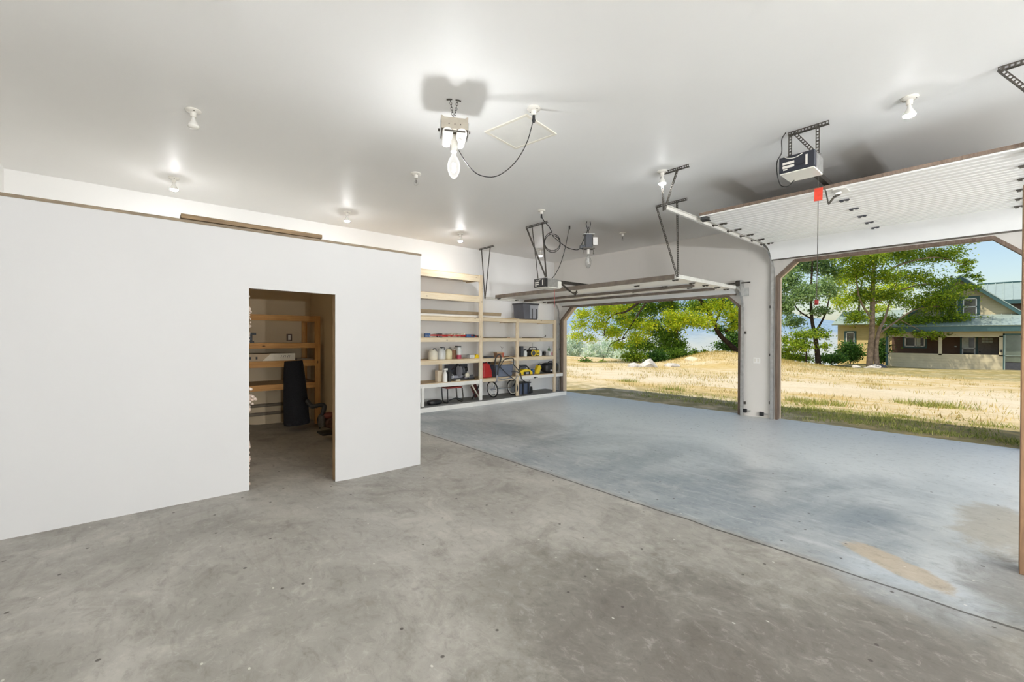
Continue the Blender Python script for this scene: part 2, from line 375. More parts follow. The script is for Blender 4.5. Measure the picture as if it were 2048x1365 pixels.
struct('wall_inner_end_lining', MB().box(XW, XP-.12, 2.43, 2.442, -.1, ZP-.05), C_ROOM)
struct('wall_left_lining', MB().box(XW+.001, XW+.013, -1.25, 2.43, -.1, ZP-.05), C_ROOM)
struct('ceiling_storeroom', MB().box(XW+.01, XP-.12, -1.24, 2.43, ZP-.05, ZP-.03), C_ROOM); struct('trim_11', MB().box(XW+.01, XP-.11, -1.24, 2.53, ZP-.029, ZP), plain('loft_board', (190,187,180), .8))
struct('trim_8', MB().box(XP-.012, XP-.11, -1.25, 2.55, ZP+.001, ZP+.021).box(XP-.012, XP+.004, -1.25, 2.555, ZP-.006, ZP+.018), C_OLDP)
# ------------------------------------------------------------------ plank lying on the partition, insulation, post
o = MB().obox((XP-.045, .856, ZP+.0405), (.14, 1.13, .038)).build('plank', wood('dark_plank', (136,112,80), (98,78,54), 1), bevel=.003)
tag(o, 'rough brown plank lying along the top edge of the white partition', 'plank')
t = NT('insulation_fluff'); nn = t.noise(40, 5, .7); t.bsdf(t.mix(t.step(nn,.3,.7), lin((226,200,182)), lin((245,232,220))), .95, 0, nn, 1.0, .02, .1); C_INS = t.m
for nm, zc, hh, bulge, lb in (('insulation_batt', 1.70, .26, .034, 'thin ragged pink insulation strip at the top left of the cut doorway'),
                              ('insulation_batt', .94, .11, .070, 'bulging pink insulation tuft halfway up the left side of the doorway'),
                              ('insulation_batt', .37, .26, .012, 'ragged pink insulation strip near the floor at the left of the doorway')):
    mb = MB()
    for i in range(int(hh*110)):
        u = random.uniform(-1, 1); r = random.uniform(.006, .014)*(1.3 if bulge > .05 else 1)
        mb.ell((XP-.03-random.random()*.05, .787+bulge*(1-abs(u))*random.uniform(.1,.9), zc+u*hh), (r, r*random.uniform(.7,1.2), r*random.uniform(.8,1.8)), 7, 5, (random.random(),random.random(),0))
    o = mb.build(nm, C_INS, smooth=60); tag(o, lb, 'insulation', kind='stuff')
o = MB().box(.088, .18, 4.25, 4.39, 0, 2.49).build('timber_post', C_POST, bevel=.004)
tag(o, 'brown timber post standing at the right edge of the floor', 'post')
# ------------------------------------------------------------------ ceiling bulb holders
M_FLOOD = emit('flood_face', (.98, .99, 1, 1), FLOOD_L); M_FLOODW = emit('flood_face_dim', (.98, .99, 1, 1), WALL_FLOOD_L); M_FLOODS = emit('flood_face_added', (.98, .99, 1, 1), ADDED_FLOOD_L)
t = NT('frosted_bulb'); t.bsdf(lin((238,236,230)), .25, 0, spec=.5); M_FROST = t.m
def lampholder(t_):
    MB().lathe([(.001,0),(.062,0),(.064,-.008),(.056,-.017),(.03,-.024),(.001,-.024)]).build('base', C_PORC, t_, smooth=40)
    MB().lathe([(.001,-.022),(.026,-.022),(.024,-.05),(.022,-.066),(.001,-.066)]).build('socket', C_PORC, t_, smooth=40)
    for s in (-1, 1): MB().lathe([(.001,-.016),(.007,-.016),(.006,-.021),(.001,-.022)], (s*.045, 0, 0), n=8).build('screw', C_IRON, t_)
def ceiling_bulb(x, y, label, lit=True, small=False, face=None):
    t_ = thing('ceiling_light', (0,0,0), label, 'light', 'bulbs in ceiling holders'); ORG[t_.name] = Vector((0,0,0))
    lampholder(t_)
    if small: b = MB().lathe([(.013,-.066),(.014,-.09),(.024,-.105),(.03,-.125),(.027,-.145),(.014,-.157),(.001,-.159)], n=18).build('bulb', C_GLASSB, t_, smooth=60); MB().cyl((0,0,-.085),(0,0,-.13),.005).build('filament', C_IRON, b)
    else:
        b = MB().lathe([(.013,-.066),(.015,-.085),(.024,-.105),(.043,-.14),(.0475,-.152),(.046,-.158)], n=24).build('bulb', M_FROST, t_, smooth=50)
        MB().lathe([(.0455,-.157),(.040,-.166),(.024,-.173),(.001,-.176)], n=24).build('lens', (face or M_FLOOD) if lit else M_FROST, b, smooth=60)
    t_.location = (x, y, H); return t_
ceiling_bulb(-7.36, .40, 'lit flood bulb in white ceiling holder above the left end of the brown plank', face=M_FLOODW)
ceiling_bulb(-7.37, 2.72, 'lit flood bulb in white ceiling holder just right of the brown plank', face=M_FLOODW)
ceiling_bulb(-7.345, 5.03, 'lit flood bulb in white ceiling holder left of the tall shelf unit top', face=emit('flood_face_bright', (.98, .99, 1, 1), 820.0))
ceiling_bulb(-7.36, 7.38, 'lit flood bulb seen between the bracket struts of the farther door opener', face=M_FLOOD)
ceiling_bulb(-.55, 5.17, 'lit flood bulb in ceiling holder at right, above the nearer raised door')
ceiling_bulb(-2.88, 5.09, 'lit flood bulb half hidden behind a perforated track hanger')
for gx_, gy_, lb in ((-2.88,.42,'added lit flood bulb in ceiling holder just in front of the camera, above the frame'),(-.55,.42,'added lit flood bulb in ceiling holder right above the camera'),(-.55,2.78,'added lit flood bulb in ceiling holder ahead of the camera, above the frame'),
    (1.77,.42,'added lit flood bulb in ceiling holder right of the camera'),(1.77,2.78,'added lit flood bulb in ceiling holder at the start of the unseen bay'),(4.1,2.78,'added lit flood bulb in ceiling holder in the middle of the unseen bay'),(1.77,5.15,'added lit flood bulb in ceiling holder by the unseen bay opening')):
    ceiling_bulb(gx_, gy_, lb, face=M_FLOODS)  # further bulbs added along the ceiling grid, out of view, for brightness
ceiling_bulb(-6.2, -.5, 'added fill bulb on the store room ceiling, out of sight from the doorway', face=emit('store_room_fill', (1,.88,.66,1), 420.0)).location.z = ZP-.055  # unseen bulb added to lift the dark store room
ceiling_bulb(-5.048, .42, 'unlit frosted flood bulb in ceiling holder, left on the open ceiling', False)
ceiling_bulb(-5.047, 2.76, 'unlit small clear bulb in ceiling holder left of the glowing hanging lamp', False, True)
ceiling_bulb(-5.083, 7.45, 'unlit small bulb in ceiling holder right of the unlit hanging lamp', False, True)
# ------------------------------------------------------------------ hanging work lamps
t = NT('glowing_envelope'); a = t.n('BsdfTransparent'); e = t.n('Emission'); e.inputs[0].default_value = (1,.98,.93,1); e.inputs[1].default_value = 1.15
lw = t.n('LayerWeight'); lw.inputs[0].default_value = .3; mx = t.n('MixShader'); t.l(t.math('MULTIPLY_ADD', lw.outputs['Facing'], .75, .28, clamp=True), mx.inputs[0]); t.l(a.outputs[0], mx.inputs[1]); t.l(e.outputs[0], mx.inputs[2]); t.l(mx.outputs[0], t.out.inputs[0]); M_GLOW = t.m
M_ARC = emit('arc_tube', (.965, .985, 1, 1), HID_L); M_ARCB = emit('arc_tube_fill', (.965, .985, 1, 1), FILL_HID_L)
C_TAUPE = plain('taupe_enamel', (168,160,146), .5, 0, .08, 10)
def chain(p0, p1, n, r=.009, w=.0022):
    mb = MB(); p0, p1 = Vector(p0), Vector(p1); d = (p1-p0).normalized()
    for i in range(n):
        c = p0.lerp(p1, (i+.5)/n); L = (p1-p0).length/n*.66; sd = Vector((1,0,0)) if i % 2 else Vector((0,1,0)); sd = (sd-d*sd.dot(d)).normalized()
        mb.tube([c+d*(L*math.sin(a))+sd*(r*math.cos(a)) for a in [2*math.pi*k/14 for k in range(14)]], w, 6, True)
    return mb
C_ENVG = glass('lamp_clear_glass', (.97,.98,.98,1), .03, .16)
def envelope(z0, z1, r):
    h = z1-z0; return [(.017,z0),(.018,z0+h*.06),(.024,z0+h*.14),(r*.8,z0+h*.30),(r,z0+h*.50),(r*.93,z0+h*.70),(r*.66,z0+h*.88),(r*.3,z0+h*.98),(.001,z1)]
def work_lamp(label, lit, arc=None):
    t_ = thing('hanging_lamp', (0,0,0), label, 'lamp'); ORG[t_.name] = Vector((0,0,0))
    if lit:
        for s in (-1, 1):
            c = chain((s*.033, .0, -.004), (s*.006, 0, -.165), 7).build('chain', C_IRON, t_, smooth=60)
            MB().obox((s*.04, 0, -.004), (.05, .014, .008), (0, s*.2, 0)).build('hook', C_IRON, c)
        chain((0,0,-.16), (0,0,-.215), 2, .011, .003).build('shackle', C_IRON, t_, smooth=60)
        MB().box(-.045,.05,-.004,.004,-.215,-.185).build('hanger_plate', C_GALV, t_)
        MB().prism([(-.118,-.315),(-.118,-.20),(-.106,-.204),(-.09,-.215),(.09,-.215),(.106,-.204),(.118,-.20),(.118,-.315)], 'Y', -.11, .11).build('ballast_housing', C_TAUPE, t_, bevel=.004)
        for x, y in ((-.05,-.111),(.0,-.111),(.05,-.111)): MB().cyl((x,y,-.275),(x,y-.004,-.275),.005,n=8).build('screw', C_IRON, t_)
        for s in (-1, 1):
            MB().cyl((s*.062,-.118,-.352),(s*.062,.09,-.352),.046,n=24).build('capacitor', C_WHITE, t_, smooth=40, bevel=.004)
            MB().box(s*.122-.003,s*.122+.003,-.10,.06,-.345,-.25).build('side_plate', C_GALV, t_)
            MB().cyl((s*.124,-.03,-.30),(s*.142,-.03,-.30),.013,n=8).build('knob', C_IRON, t_)
            MB().prism([(s*.03,-.44),(s*.08,-.40),(s*.085,-.37),(s*.03,-.37)], 'Y', -.10, -.07).build('foot', C_WHITE, t_)
        MB().box(-.09,.09,-.126,-.118,-.345,-.334).build('strap', C_IRON, t_)
        MB().lathe([(.001,-.33),(.036,-.33),(.034,-.42),(.03,-.47),(.024,-.475),(.001,-.475)]).build('socket', C_PORC, t_, smooth=40)
        b = MB().lathe(envelope(-.475, -.71, .058), n=28).build('bulb', M_GLOW, t_, smooth=80)
        MB().cyl((0,0,-.575),(0,0,-.65),.012).build('arc_tube', arc or M_ARC, b)
    else:
        for s in (-1, 1): MB().tube(spline([(s*.03,0,-.002),(s*.04,0,-.06),(s*.004,0,-.17),(0,0,-.22)], 5), .006, 6).build('hanger_cord', C_CORD, t_, smooth=60)
        MB().box(-.1,.1,-.07,.07,-.25,-.236).build('top_plate', C_GALV, t_)
        MB().box(-.06,.06,-.07,.07,-.49,-.25).build('ballast_housing', C_DKGREY, t_, bevel=.004)
        MB().box(.075,.16,-.05,.05,-.44,-.30).build('capacitor', C_WHITE, t_, bevel=.004)
        MB().box(-.16,-.062,-.05,.05,-.50,-.44).build('junction_box', C_DKGREY, t_, bevel=.004)
        MB().box(-.11,.11,-.06,.06,-.51,-.49).build('bottom_plate', C_IRON, t_)
        for s in (-1, 1): MB().box(s*.095-.008,s*.095+.008,-.01,.01,-.60,-.51).build('foot', C_IRON, t_)
        MB().lathe([(.001,-.51),(.028,-.51),(.026,-.60),(.001,-.60)]).build('socket', C_PORC, t_, smooth=40)
        b = MB().lathe(envelope(-.60, -.86, .06), n=28).build('bulb', C_ENVG, t_, smooth=80)
        MB().cyl((0,0,-.67),(0,0,-.75),.012).build('arc_tube', C_WHITE, b)
    return t_
L1 = work_lamp('glowing metal halide lamp hanging on two chains from the ceiling', True)
L1.location = (-3.26, 2.16, H); L1.rotation_euler = (0, 0, math.radians(61))
for k, yy in enumerate((-.6, 1.2, 3.0)):  # fill lamps added out of view to brighten the room
    l_ = work_lamp('unseen fill lamp added by the right wall, ' + ('rear', 'middle', 'front')[k] + ' of the fill row', True, M_ARCB)
    for s in (-1, 1): chain((s*.033, 0, 1.65), (s*.033, 0, 0), 20, .02, .004).build('long_chain', C_IRON, l_, smooth=60)
    l_.location = (5.8, yy, H-1.65)
L2 = work_lamp('unlit hanging lamp with clear bulb and dark ballast, before the far wall', False)
L2.location = (-5.01, 6.26, H); L2.rotation_euler = (0, 0, math.radians(52))
# outlet holders that the cords plug into
def outlet(x, y, lb, cord_pts, cord_lb, r=.0045):
    t_ = thing('ceiling_outlet', (0,0,0), lb, 'outlet', 'ceiling cord outlets'); ORG[t_.name] = Vector((0,0,0)); lampholder(t_)
    t_.location = (x, y, H)
    c = MB().tube(spline(cord_pts, 8), r, 7).build('power_cord', C_CORD, None, smooth=70); tag(c, cord_lb, 'cord'); ORG[c.name] = Vector((0,0,0))
    p = cord_pts[0]; MB().lathe([(.001,.0),(.012,.0),(.014,-.03),(.018,-.05),(.012,-.066),(.001,-.068)], (p[0],p[1],H-.066)).build('plug', C_BLACK, c, smooth=50)
outlet(-2.89, 2.80, 'white ceiling holder with black plug, right of the glowing lamp',
  [(-2.89,2.80,3.55),(-2.90,2.79,3.50),(-2.93,2.76,3.35),(-2.97,2.69,3.19),(-3.02,2.59,3.06),(-3.07,2.47,2.98),(-3.13,2.34,2.985),(-3.18,2.25,3.07),(-3.225,2.19,3.19)],
  'thin black cord looping from the ceiling outlet to the glowing lamp')
cl = [(-5.1,5.13,3.55),(-5.12,5.2,3.50),(-5.2,5.42,3.44),(-5.27,5.55,3.40)]
for i in range(22):
    a = math.pi/2+2*math.pi*2*i/21; cl.append((-5.42+.135*math.cos(a)*.75-.0, 5.73+.10*math.cos(a)+.01*i/21, 3.28+.16*math.sin(a)-.003*i))
cl += [(-5.33,6.0,3.20),(-5.30,6.2,3.17),(-5.26,6.3,3.19),(-5.17,6.29,3.30),(-5.06,6.27,3.45),(-5.01,6.265,3.55)]
outlet(-5.1, 5.13, 'white ceiling holder feeding the coiled cord near the farther opener', cl, 'black cord with a hanging coil leading to the unlit lamp', .0075)
c = MB().tube(spline([(-5.45,6.24,3.64),(-5.45,6.2,3.5),(-5.455,6.12,3.2),(-5.48,6.02,2.9),(-5.53,5.93,2.70),(-5.58,5.88,2.61)], 8), .0065, 7).build('power_cord', C_CORD, smooth=70)
tag(c, 'black cord running from the ceiling down to the farther door opener', 'cord'); MB().lathe([(.001,3.655),(.016,3.65),(.016,3.60),(.009,3.585),(.001,3.58)], (-5.45,6.24,0)).build('plug', C_BLACK, c)
# attic hatch
t_ = thing('attic_hatch', (-3.32, 3.03, H), 'white attic hatch panel in the ceiling below the black cord', 'hatch')
MB().obox((-3.32,3.03,H-.004), (.50,.46,.006), (0,0,.16)).build('panel', plain('hatch_paint', (240,238,232), .6, 0, .02), t_, bevel=.002)
mb = MB()
for dx, dy, sx, sy in ((0,-.245,.56,.03),(0,.245,.56,.03),(-.265,0,.03,.46),(.265,0,.03,.46)):
    q = Matrix.Rotation(.16,3,'Z')@Vector((dx,dy,0)); mb.obox((-3.32+q.x,3.03+q.y,H-.005), (sx,sy,.010), (0,0,.16))
mb.build('trim_frame', plain('hatch_trim', (236,231,219), .7, 0, .03, 6, .2), t_)
# ------------------------------------------------------------------ tracks of the two overhead doors
def sweep(mb, pts, w, t):                      # flat strip swept in the YZ plane: w along X, t along the in-plane normal
    pts = [Vector(p) for p in pts]; m = len(pts); vs = []; fs = []
    for i, p in enumerate(pts):
        d = (pts[min(i+1,m-1)]-pts[max(i-1,0)]).normalized(); nn = d.cross(Vector((1,0,0))).normalized()
        for a, b in ((-1,-1),(1,-1),(1,1),(-1,1)): vs.append(p+Vector((a*w/2,0,0))+nn*(b*t/2))
    for i in range(m-1): fs += [(i*4+k, i*4+(k+1)%4, i*4+4+(k+1)%4, i*4+4+k) for k in range(4)]
    fs += [(0,1,2,3), (m*4-4,m*4-1,m*4-2,m*4-3)]
    return mb.add(vs, fs)
def door_track(xh, xv, y0, zh, strip, struts, ends, lb, horiz_mat, side, vertical=True, clips=()):
    t_ = thing('door_track', (xv, YD, 0), lb, 'door track', 'overhead door tracks')
    yc = 8.92; R = .36
    for off, nm in ((0, 'horizontal_rail'),):
        mb = MB(); sweep(mb, [(xh,y0,zh),(xh,yc-R,zh)], .008, .058)
        for dz in (-.027,.027): mb.box(min(xh,xh+side*.03), max(xh,xh+side*.03), y0, yc-R, zh+dz-.003, zh+dz+.003)
        mb.build(nm, horiz_mat, t_)
    if vertical:
        mb = MB(); pts = arc((xh, yc-R, zh-R), R, math.pi/2, 0, 8, ((0,1,0),(0,0,1)))
        sweep(mb, [(xh+(xv-xh)*i/8, p.y, p.z) for i, p in enumerate(pts)], .03, .045); mb.build('curved_rail', C_GALV, t_, smooth=40)
        mb = MB().box(xv-.022, xv+.022, yc-.024, yc-.018, .0, zh-R)
        for dx in (-.022,.022): mb.box(xv+dx-.003, xv+dx+.003, yc-.022, yc+.026, .0, zh-R)
        mb.build('vertical_rail', C_GALV, t_)
        for z in clips: MB().box(xv-side*.02-.035, xv-side*.02+.035, yc+.02, YD-.001, z-.025, z+.025).build('wall_clip', C_IRON, t_)
    a, b, ys = strip
    MB().perf((a,ys,H-.018), (b,ys,H-.018), (0,0,1), .034, lip=(0,1,0)).build('ceiling_strip', C_IRON, t_)
    for i, (xa, xb) in enumerate(struts):
        MB().perf((xa,ys-.003*(i+1),H-.02), (xb,ys-.003*(i+1),ends-.02), (1,0,0), .032, lip=(0,1,0)).build('hanger_strut', C_IRON, t_)
    return t_
door_track(-2.86, -2.81, 5.11, 3.19, (-2.92,-2.54,5.11), ((-2.90,-2.868),(-2.68,-2.855)), 3.17, 'left track of the nearer raised door with its perforated hanger', C_WTRACK, 1, True, (1.2, .3, 2.1))
door_track(.30, .27, 5.11, 3.19, (-.03,.42,5.11), ((-.02,.28),(.40,.31)), 3.17, 'right track and hanger of the nearer door at the photo edge', C_WTRACK, -1)
door_track(-8.06, -8.20, 6.22, 2.45, (-8.29,-7.73,6.22), ((-8.19,-8.055),(-7.85,-8.045)), 2.45, 'left track of the farther raised door beside the shelves', C_WTRACK, 1, True, (.4, 1.2, 1.9))
door_track(-3.325, -3.335, 6.32, 2.475, (-3.69,-3.165,6.32), ((-3.675,-3.315),(-3.325,-3.30)), 2.48, 'right track of the farther raised door with two long hanger struts', C_WTRACK, -1, True, (1.62, .25))
# ------------------------------------------------------------------ nearer raised door
def hinge_mb(x, y, z, s=1): # small bracket under a door section
    mb = MB().box(x-.05,x+.05,y-.02,y+.02,z-.008,z); mb.box(x-.04,x-.01,y-.018,y+.018,z-.022,z-.008); mb.box(x+.012,x+.04,y-.018,y+.018,z-.018,z-.008); return mb
D1 = thing('garage_door', (-1.27, 7.4, 3.2), 'nearer raised overhead door, white ribbed underside, under the ceiling', 'garage door')
yb = [5.92, 6.50, 7.02, 7.52, 8.0, 8.44]
for i in range(5):
    y0, y1 = yb[i]+.004, yb[i+1]-.004; n = 5; pr = []
    for k in range(n):
        a, b = y0+(y1-y0)*k/n, y0+(y1-y0)*(k+1)/n
        pr += [(a+.006,3.199),(b-.026,3.199),(b-.018,3.219),(b-.006,3.219)]
    pr += [(y1,3.245),(y0,3.245)]
    MB().prism(pr, 'X', -2.785, .245).build('door_section', C_DOORP, D1)
pl = [(8.445,3.199),(8.60,3.14),(8.70,3.06),(8.775,2.955)]; pr = []
MB().prism(pl+[(8.815,2.965),(8.735,3.09),(8.625,3.185),(8.445,3.245)], 'X', -2.785, .245).build('door_section', C_DOORP, D1, smooth=25)
MB().box(-2.78,.24,5.93,8.44,3.2455,3.25).build('outer_skin', C_DARKST, D1)
MB().box(-2.785,.245,5.908,5.92,3.213,3.249).build('edge_cap', C_BROWN, D1)
MB().box(-2.785,.245,8.775,8.81,2.935,2.957).build('bottom_seal', C_IRON, D1)
for y in yb[1:]:
    for x in (-2.70, -1.27, .15): hinge_mb(x, y, 3.199).build('hinge', C_IRON if x != -1.27 else C_DKGREY, D1)
    for x, s in ((-2.78, -1), (.24, 1)):
        r = MB().cyl((x,y+.0,3.185),(x+s*.075,y,3.19),.006,n=8).cyl((x+s*.06,y,3.19),(x+s*.085,y,3.19),.022,n=14).build('roller', C_IRON, D1)
for x in (-2.735, .195): MB().box(x-.045,x+.045,5.93,6.03,3.155,3.199).box(x-.06,x+.06,6.0,6.04,3.15,3.157).build('top_bracket', C_BLACK, D1, bevel=.003)
MB().box(-1.27,-1.15,5.945,6.16,3.190,3.199).build('operator_plate', C_WHITE, D1)
# ------------------------------------------------------------------ farther raised door
D2 = thing('garage_door', (-5.7, 7.6, 2.47), 'farther raised overhead door with brown struts and white rails', 'garage door')
for a, b in ((6.50,7.40),(7.404,8.22),(8.224,8.62)): MB().box(-7.99,-3.43,a,b,2.468,2.512).build('door_section', C_DOORP, D2)
MB().prism([(8.62,2.468),(8.74,2.44),(8.83,2.385),(8.87,2.40),(8.78,2.475),(8.62,2.512)], 'X', -7.99, -3.43).build('door_section', C_DOORP, D2, smooth=25)
MB().box(-7.98,-3.44,6.51,8.61,2.5125,2.517).build('outer_skin', C_DARKST, D2)
MB().box(-7.995,-3.46,6.485,6.50,2.452,2.532).build('edge_board', C_DARKST, D2)
MB().box(-7.99,-3.43,8.835,8.872,2.355,2.387).build('bottom_seal', C_DARKST, D2)
for y in (7.42, 8.24): MB().box(-7.97,-3.58,y-.02,y+.02,2.418,2.468).build('strut', C_DARKST, D2, bevel=.003)
for x0, x1 in ((-3.57,-3.37),(-8.02,-7.95)): MB().box(x0,x1,6.5,8.62,2.452,2.468).build('end_stile', C_WHITE, D2)
for y in (6.55, 7.12, 7.62, 8.1, 8.5):
    for x in (-3.47, -7.93): hinge_mb(x, y, 2.452).build('hinge', C_IRON, D2)
for x, y in ((-5.9,6.95),(-4.4,6.9),(-4.1,7.35),(-3.9,7.9),(-4.9,8.5),(-5.0,7.75)): hinge_mb(x, y, 2.468).build('hinge', C_IRON, D2)
# spring shaft bearing and column fittings
t_ = thing('spring_shaft', (-3.4, 8.86, 2.55), 'steel torsion shaft end with bearing bracket on the column', 'door hardware')
MB().cyl((-7.9,8.84,2.59),(-3.17,8.84,2.585),.013,n=10).build('shaft', C_IRON, t_)
MB().cyl((-3.42,8.84,2.586),(-3.34,8.84,2.586),.055,n=18).build('drum', C_IRON, t_, smooth=40)
MB().box(-3.335,-3.325,8.79,8.977,2.34,2.64).box(-3.335,-3.24,8.965,8.977,2.34,2.50).build('bearing_bracket', C_GALV, t_)
t_ = thing('wall_outlet', (-3.09, YD, 1.085), 'double white wall outlet on the column between the two doors', 'outlet')
MB().box(-3.15,-3.03,YD-.012,YD-.0005,1.03,1.14).build('cover_plate', C_WHITE, t_, bevel=.003)
for x in (-3.118,-3.064): MB().box(x-.016,x+.016,YD-.015,YD-.011,1.05,1.12).build('socket', C_PORC, t_, bevel=.002)
for x, z, lb in ((-3.285,.10,'small black door sensor low on the column, beside its left track'),(-2.985,.075,'small black door sensor low on the column, near its right track')):
    t_ = thing('door_sensor', (x, YD, z), lb, 'sensor', 'door sensors')
    MB().box(x-.035,x+.03,YD-.07,YD-.012,z-.035,z+.035).build('housing', C_BLACK, t_, bevel=.004)
    MB().box(x+.02,x+.09,YD-.014,YD-.001,z-.012,z+.012).build('mount', C_GALV, t_)
# ------------------------------------------------------------------ door openers
C_NAVY = plain('opener_blue_black', (34,37,47), .42, 0, .1, 8)
t = NT('opener_lens'); t.bsdf(lin((236,234,226)), .35, spec=.4); C_LENS = t.m
def opener(o, w, d, h, mat, lensmat, bracket, rail_len, lb, ceil, side_lens):
    x, y, z = o; t_ = thing('door_opener', o, lb, 'door opener', 'garage door openers')
    MB().box(x-w/2,x+w/2,y+.02,y+d,z+.012,z+h).build('motor_housing', C_GALV, t_, bevel=.006)
    MB().box(x-w/2-.004,x+w/2+.004,y,y+.07,z+.006,z+h+.002).build('front_cover', mat, t_, bevel=.008)
    MB().box(x-w/2+.004,x+w/2-.004,y+.01,y+d-.005,z-.004,z+.014).build('light_lens', lensmat, t_, bevel=.004)
    if side_lens: MB().box(x-w/2+.01,x+w/2+.006,y+d*.8,y+d+.01,z+.01,z+h*.8).build('rear_lens', C_LENS, t_, bevel=.005)
    for k, zz in enumerate((.80,.58,.36)):
        if k: MB().box(x-w*.40,x-w*.06,y-.004,y+.002,z+h*zz-.012,z+h*zz+.012).build('label_plate', C_PORC, t_)
    MB().box(x-w*.38,x-w*.26,y-.004,y+.002,z+h*.17,z+h*.25).build('button', C_PORC, t_)
    MB().box(x+w*.26,x+w*.32,y-.005,y+.002,z+h*.22,z+h*.82).build('label_strip', C_PORC, t_)
    MB().tube(arc((x+.035,y-.002,z+h*.58), w*.15, math.pi*1.08, math.pi*1.92, 12, ((1,0,0),(0,0,1))), .003, 6).build('vent_ring', C_BLACK, t_)
    MB().tube(spline([(x-w*.35,y,z+h),(x-w*.2,y-.03,z+h*.8),(x,y-.03,z+h*.75),(x+w*.2,y-.02,z+h*.9)],5), .0035, 6).build('wire_loop', C_PORC, t_)
    MB().box(x-w/2-.012,x+w/2+.012,y+.04,y+.06,z+h,z+h+.012).box(x-w/2-.012,x+w/2+.012,y+d*.55,y+d*.6,z+h,z+h+.008).build('strap', C_GALV, t_)
    rl = MB().box(x+.0-.026,x+.026,y+d-.02,rail_len,z+h-.045,z+h-.038).box(x-.026,x-.02,y+d-.02,rail_len,z+h-.04,z+h+.012).box(x+.02,x+.026,y+d-.02,rail_len,z+h-.04,z+h+.012).build('rail', C_IRON, t_)
    a, b, yc = ceil; MB().perf((a,yc,H-.018),(b,yc,H-.018),(0,0,1),.036,lip=(0,1,0)).build('ceiling_strip', C_IRON, t_)
    for i, (p, q, ww) in enumerate(bracket): MB().perf((p,yc-.003*(i+1),H-.02),(q,yc-.003*(i+1),z+h),(1,0,0),ww,lip=(0,1,0)).build('bracket_strut', C_IRON, t_)
    return t_
O1 = opener((-1.355,4.95,3.18), .30, .32, .166, C_NAVY, C_LENS, ((-1.455,-1.455,.034),(-1.42,-1.225,.034),(-1.215,-1.215,.034)), 8.9, 'nearer door opener with dark blue front, hanging from a perforated bracket', (-1.475,-1.125,5.11), False)
O2 = opener((-5.615,5.60,2.437), .285, .43, .165, C_BLACK, C_LENS, ((-6.03,-5.50,.036),(-5.60,-5.49,.036),(-5.87,-5.70,.022)), 8.9, 'farther door opener with black front, hanging before the far wall', (-6.05,-5.47,5.66), True)
# arms, release cords
MB().bar((-1.335,5.93,3.22),(-1.315,5.98,3.05),.03,.008,(1,0,0)).bar((-1.315,5.98,3.05),(-1.27,6.02,3.13),.028,.008,(1,0,0)).bar((-1.27,6.02,3.13),(-1.24,6.10,3.17),.03,.02).build('door_arm', C_IRON, O1)
MB().bar((-1.25,5.97,3.15),(-1.20,6.0,3.16),.02,.02).build('trolley', C_GALV, O1)
rc = MB().tube([(-1.30,5.5,3.26),(-1.30,5.5,3.1),(-1.303,5.5,2.5),(-1.308,5.5,1.91)], .0035, 6).build('release_cord', C_IRON, O1)
MB().obox((-1.298,5.495,3.05), (.074,.006,.135), (0,.03,.1)).build('warning_tag', plain('red_tag', (206,62,40), .5, 0, .08, 30), rc)
MB().box(-1.323,-1.293,5.485,5.515,1.872,1.925).build('handle', plain('dark_red', (120,24,22), .5), rc)
MB().tube(spline([(-1.47,5.02,3.62),(-1.50,5.0,3.55),(-1.50,5.0,3.42),(-1.54,5.0,3.34),(-1.53,4.97,3.2),(-1.50,4.98,3.08),(-1.44,5.0,3.06),(-1.40,5.05,3.12)],6), .005, 6).build('power_cord', C_CORD, O1, smooth=60)
MB().bar((-5.62,6.16,2.58),(-5.62,6.46,2.43),.035,.02).bar((-5.62,6.46,2.43),(-5.62,6.62,2.37),.03,.012).bar((-5.62,6.62,2.37),(-5.62,6.66,2.46),.03,.012).build('door_arm', C_IRON, O2)
rc = MB().tube([(-5.72,6.12,2.60),(-5.72,6.12,2.3),(-5.72,6.12,2.10)], .004, 6).build('release_cord', C_RED, O2)
# ------------------------------------------------------------------ shelving along the left wall
C_PLY = wood('plywood', (206,184,150), (184,158,122), 1, .7, False, .5)
FX = -7.782
def Yx(px, X=-8.0): return on(px, 700, X=X).y
TALL = (2.915, 2.45, 1.955, 1.512, 1.04, .56); LOW = (1.972, 1.506, 1.04, .575)
U1 = thing('shelf_unit', (-8.09, 4.3, .088), 'tall pine shelf unit with six levels beside the white partition', 'shelf unit', 'pine shelves')
U2 = thing('shelf_unit', (-8.09, 7.1, .088), 'lower pine shelf unit with four levels, next to the open far door', 'shelf unit', 'pine shelves')
def level(u, z, y0, y1, hh, mat=C_PINE, x0=XW+.004):
    MB().box(FX-.038, FX, y0, y1, z-hh, z-.014).build('front_rail', mat, u, bevel=.002)
    MB().box(x0, x0+.02, y0, y1, z-.05, z-.014).build('back_rail', C_WALL, u)
    MB().box(x0, FX-.002, y0, y1, z-.0138, z).build('shelf_board', C_PLY, u)
    for y in (y0+.0, y1-.04): MB().box(x0+.021, FX-.04, y, y+.038, z-.09, z-.014).build('cross_support', C_PINE, u)
for i, z in enumerate(TALL): level(U1, z, 2.75, 5.855, (.142 if i < 2 else .095), C_WPAINT if i == 5 else C_PINE)
MB().box(FX-.036, FX+.002, 5.857, 5.945, .56, 2.926).build('upright', C_PINEV, U1, bevel=.003)
MB().box(FX-.036, FX+.004, 5.86, 5.942, .088, .575).build('leg', C_WPAINT, U1, bevel=.012)
MB().box(FX-.036, FX+.004, 4.385, 4.45, .088, .49).build('leg', C_WPAINT, U1, bevel=.01)
MB().box(XW+.042, FX-.038, 5.88, 5.918, 2.80, 2.9).build('cross_support', C_PINE, U1)
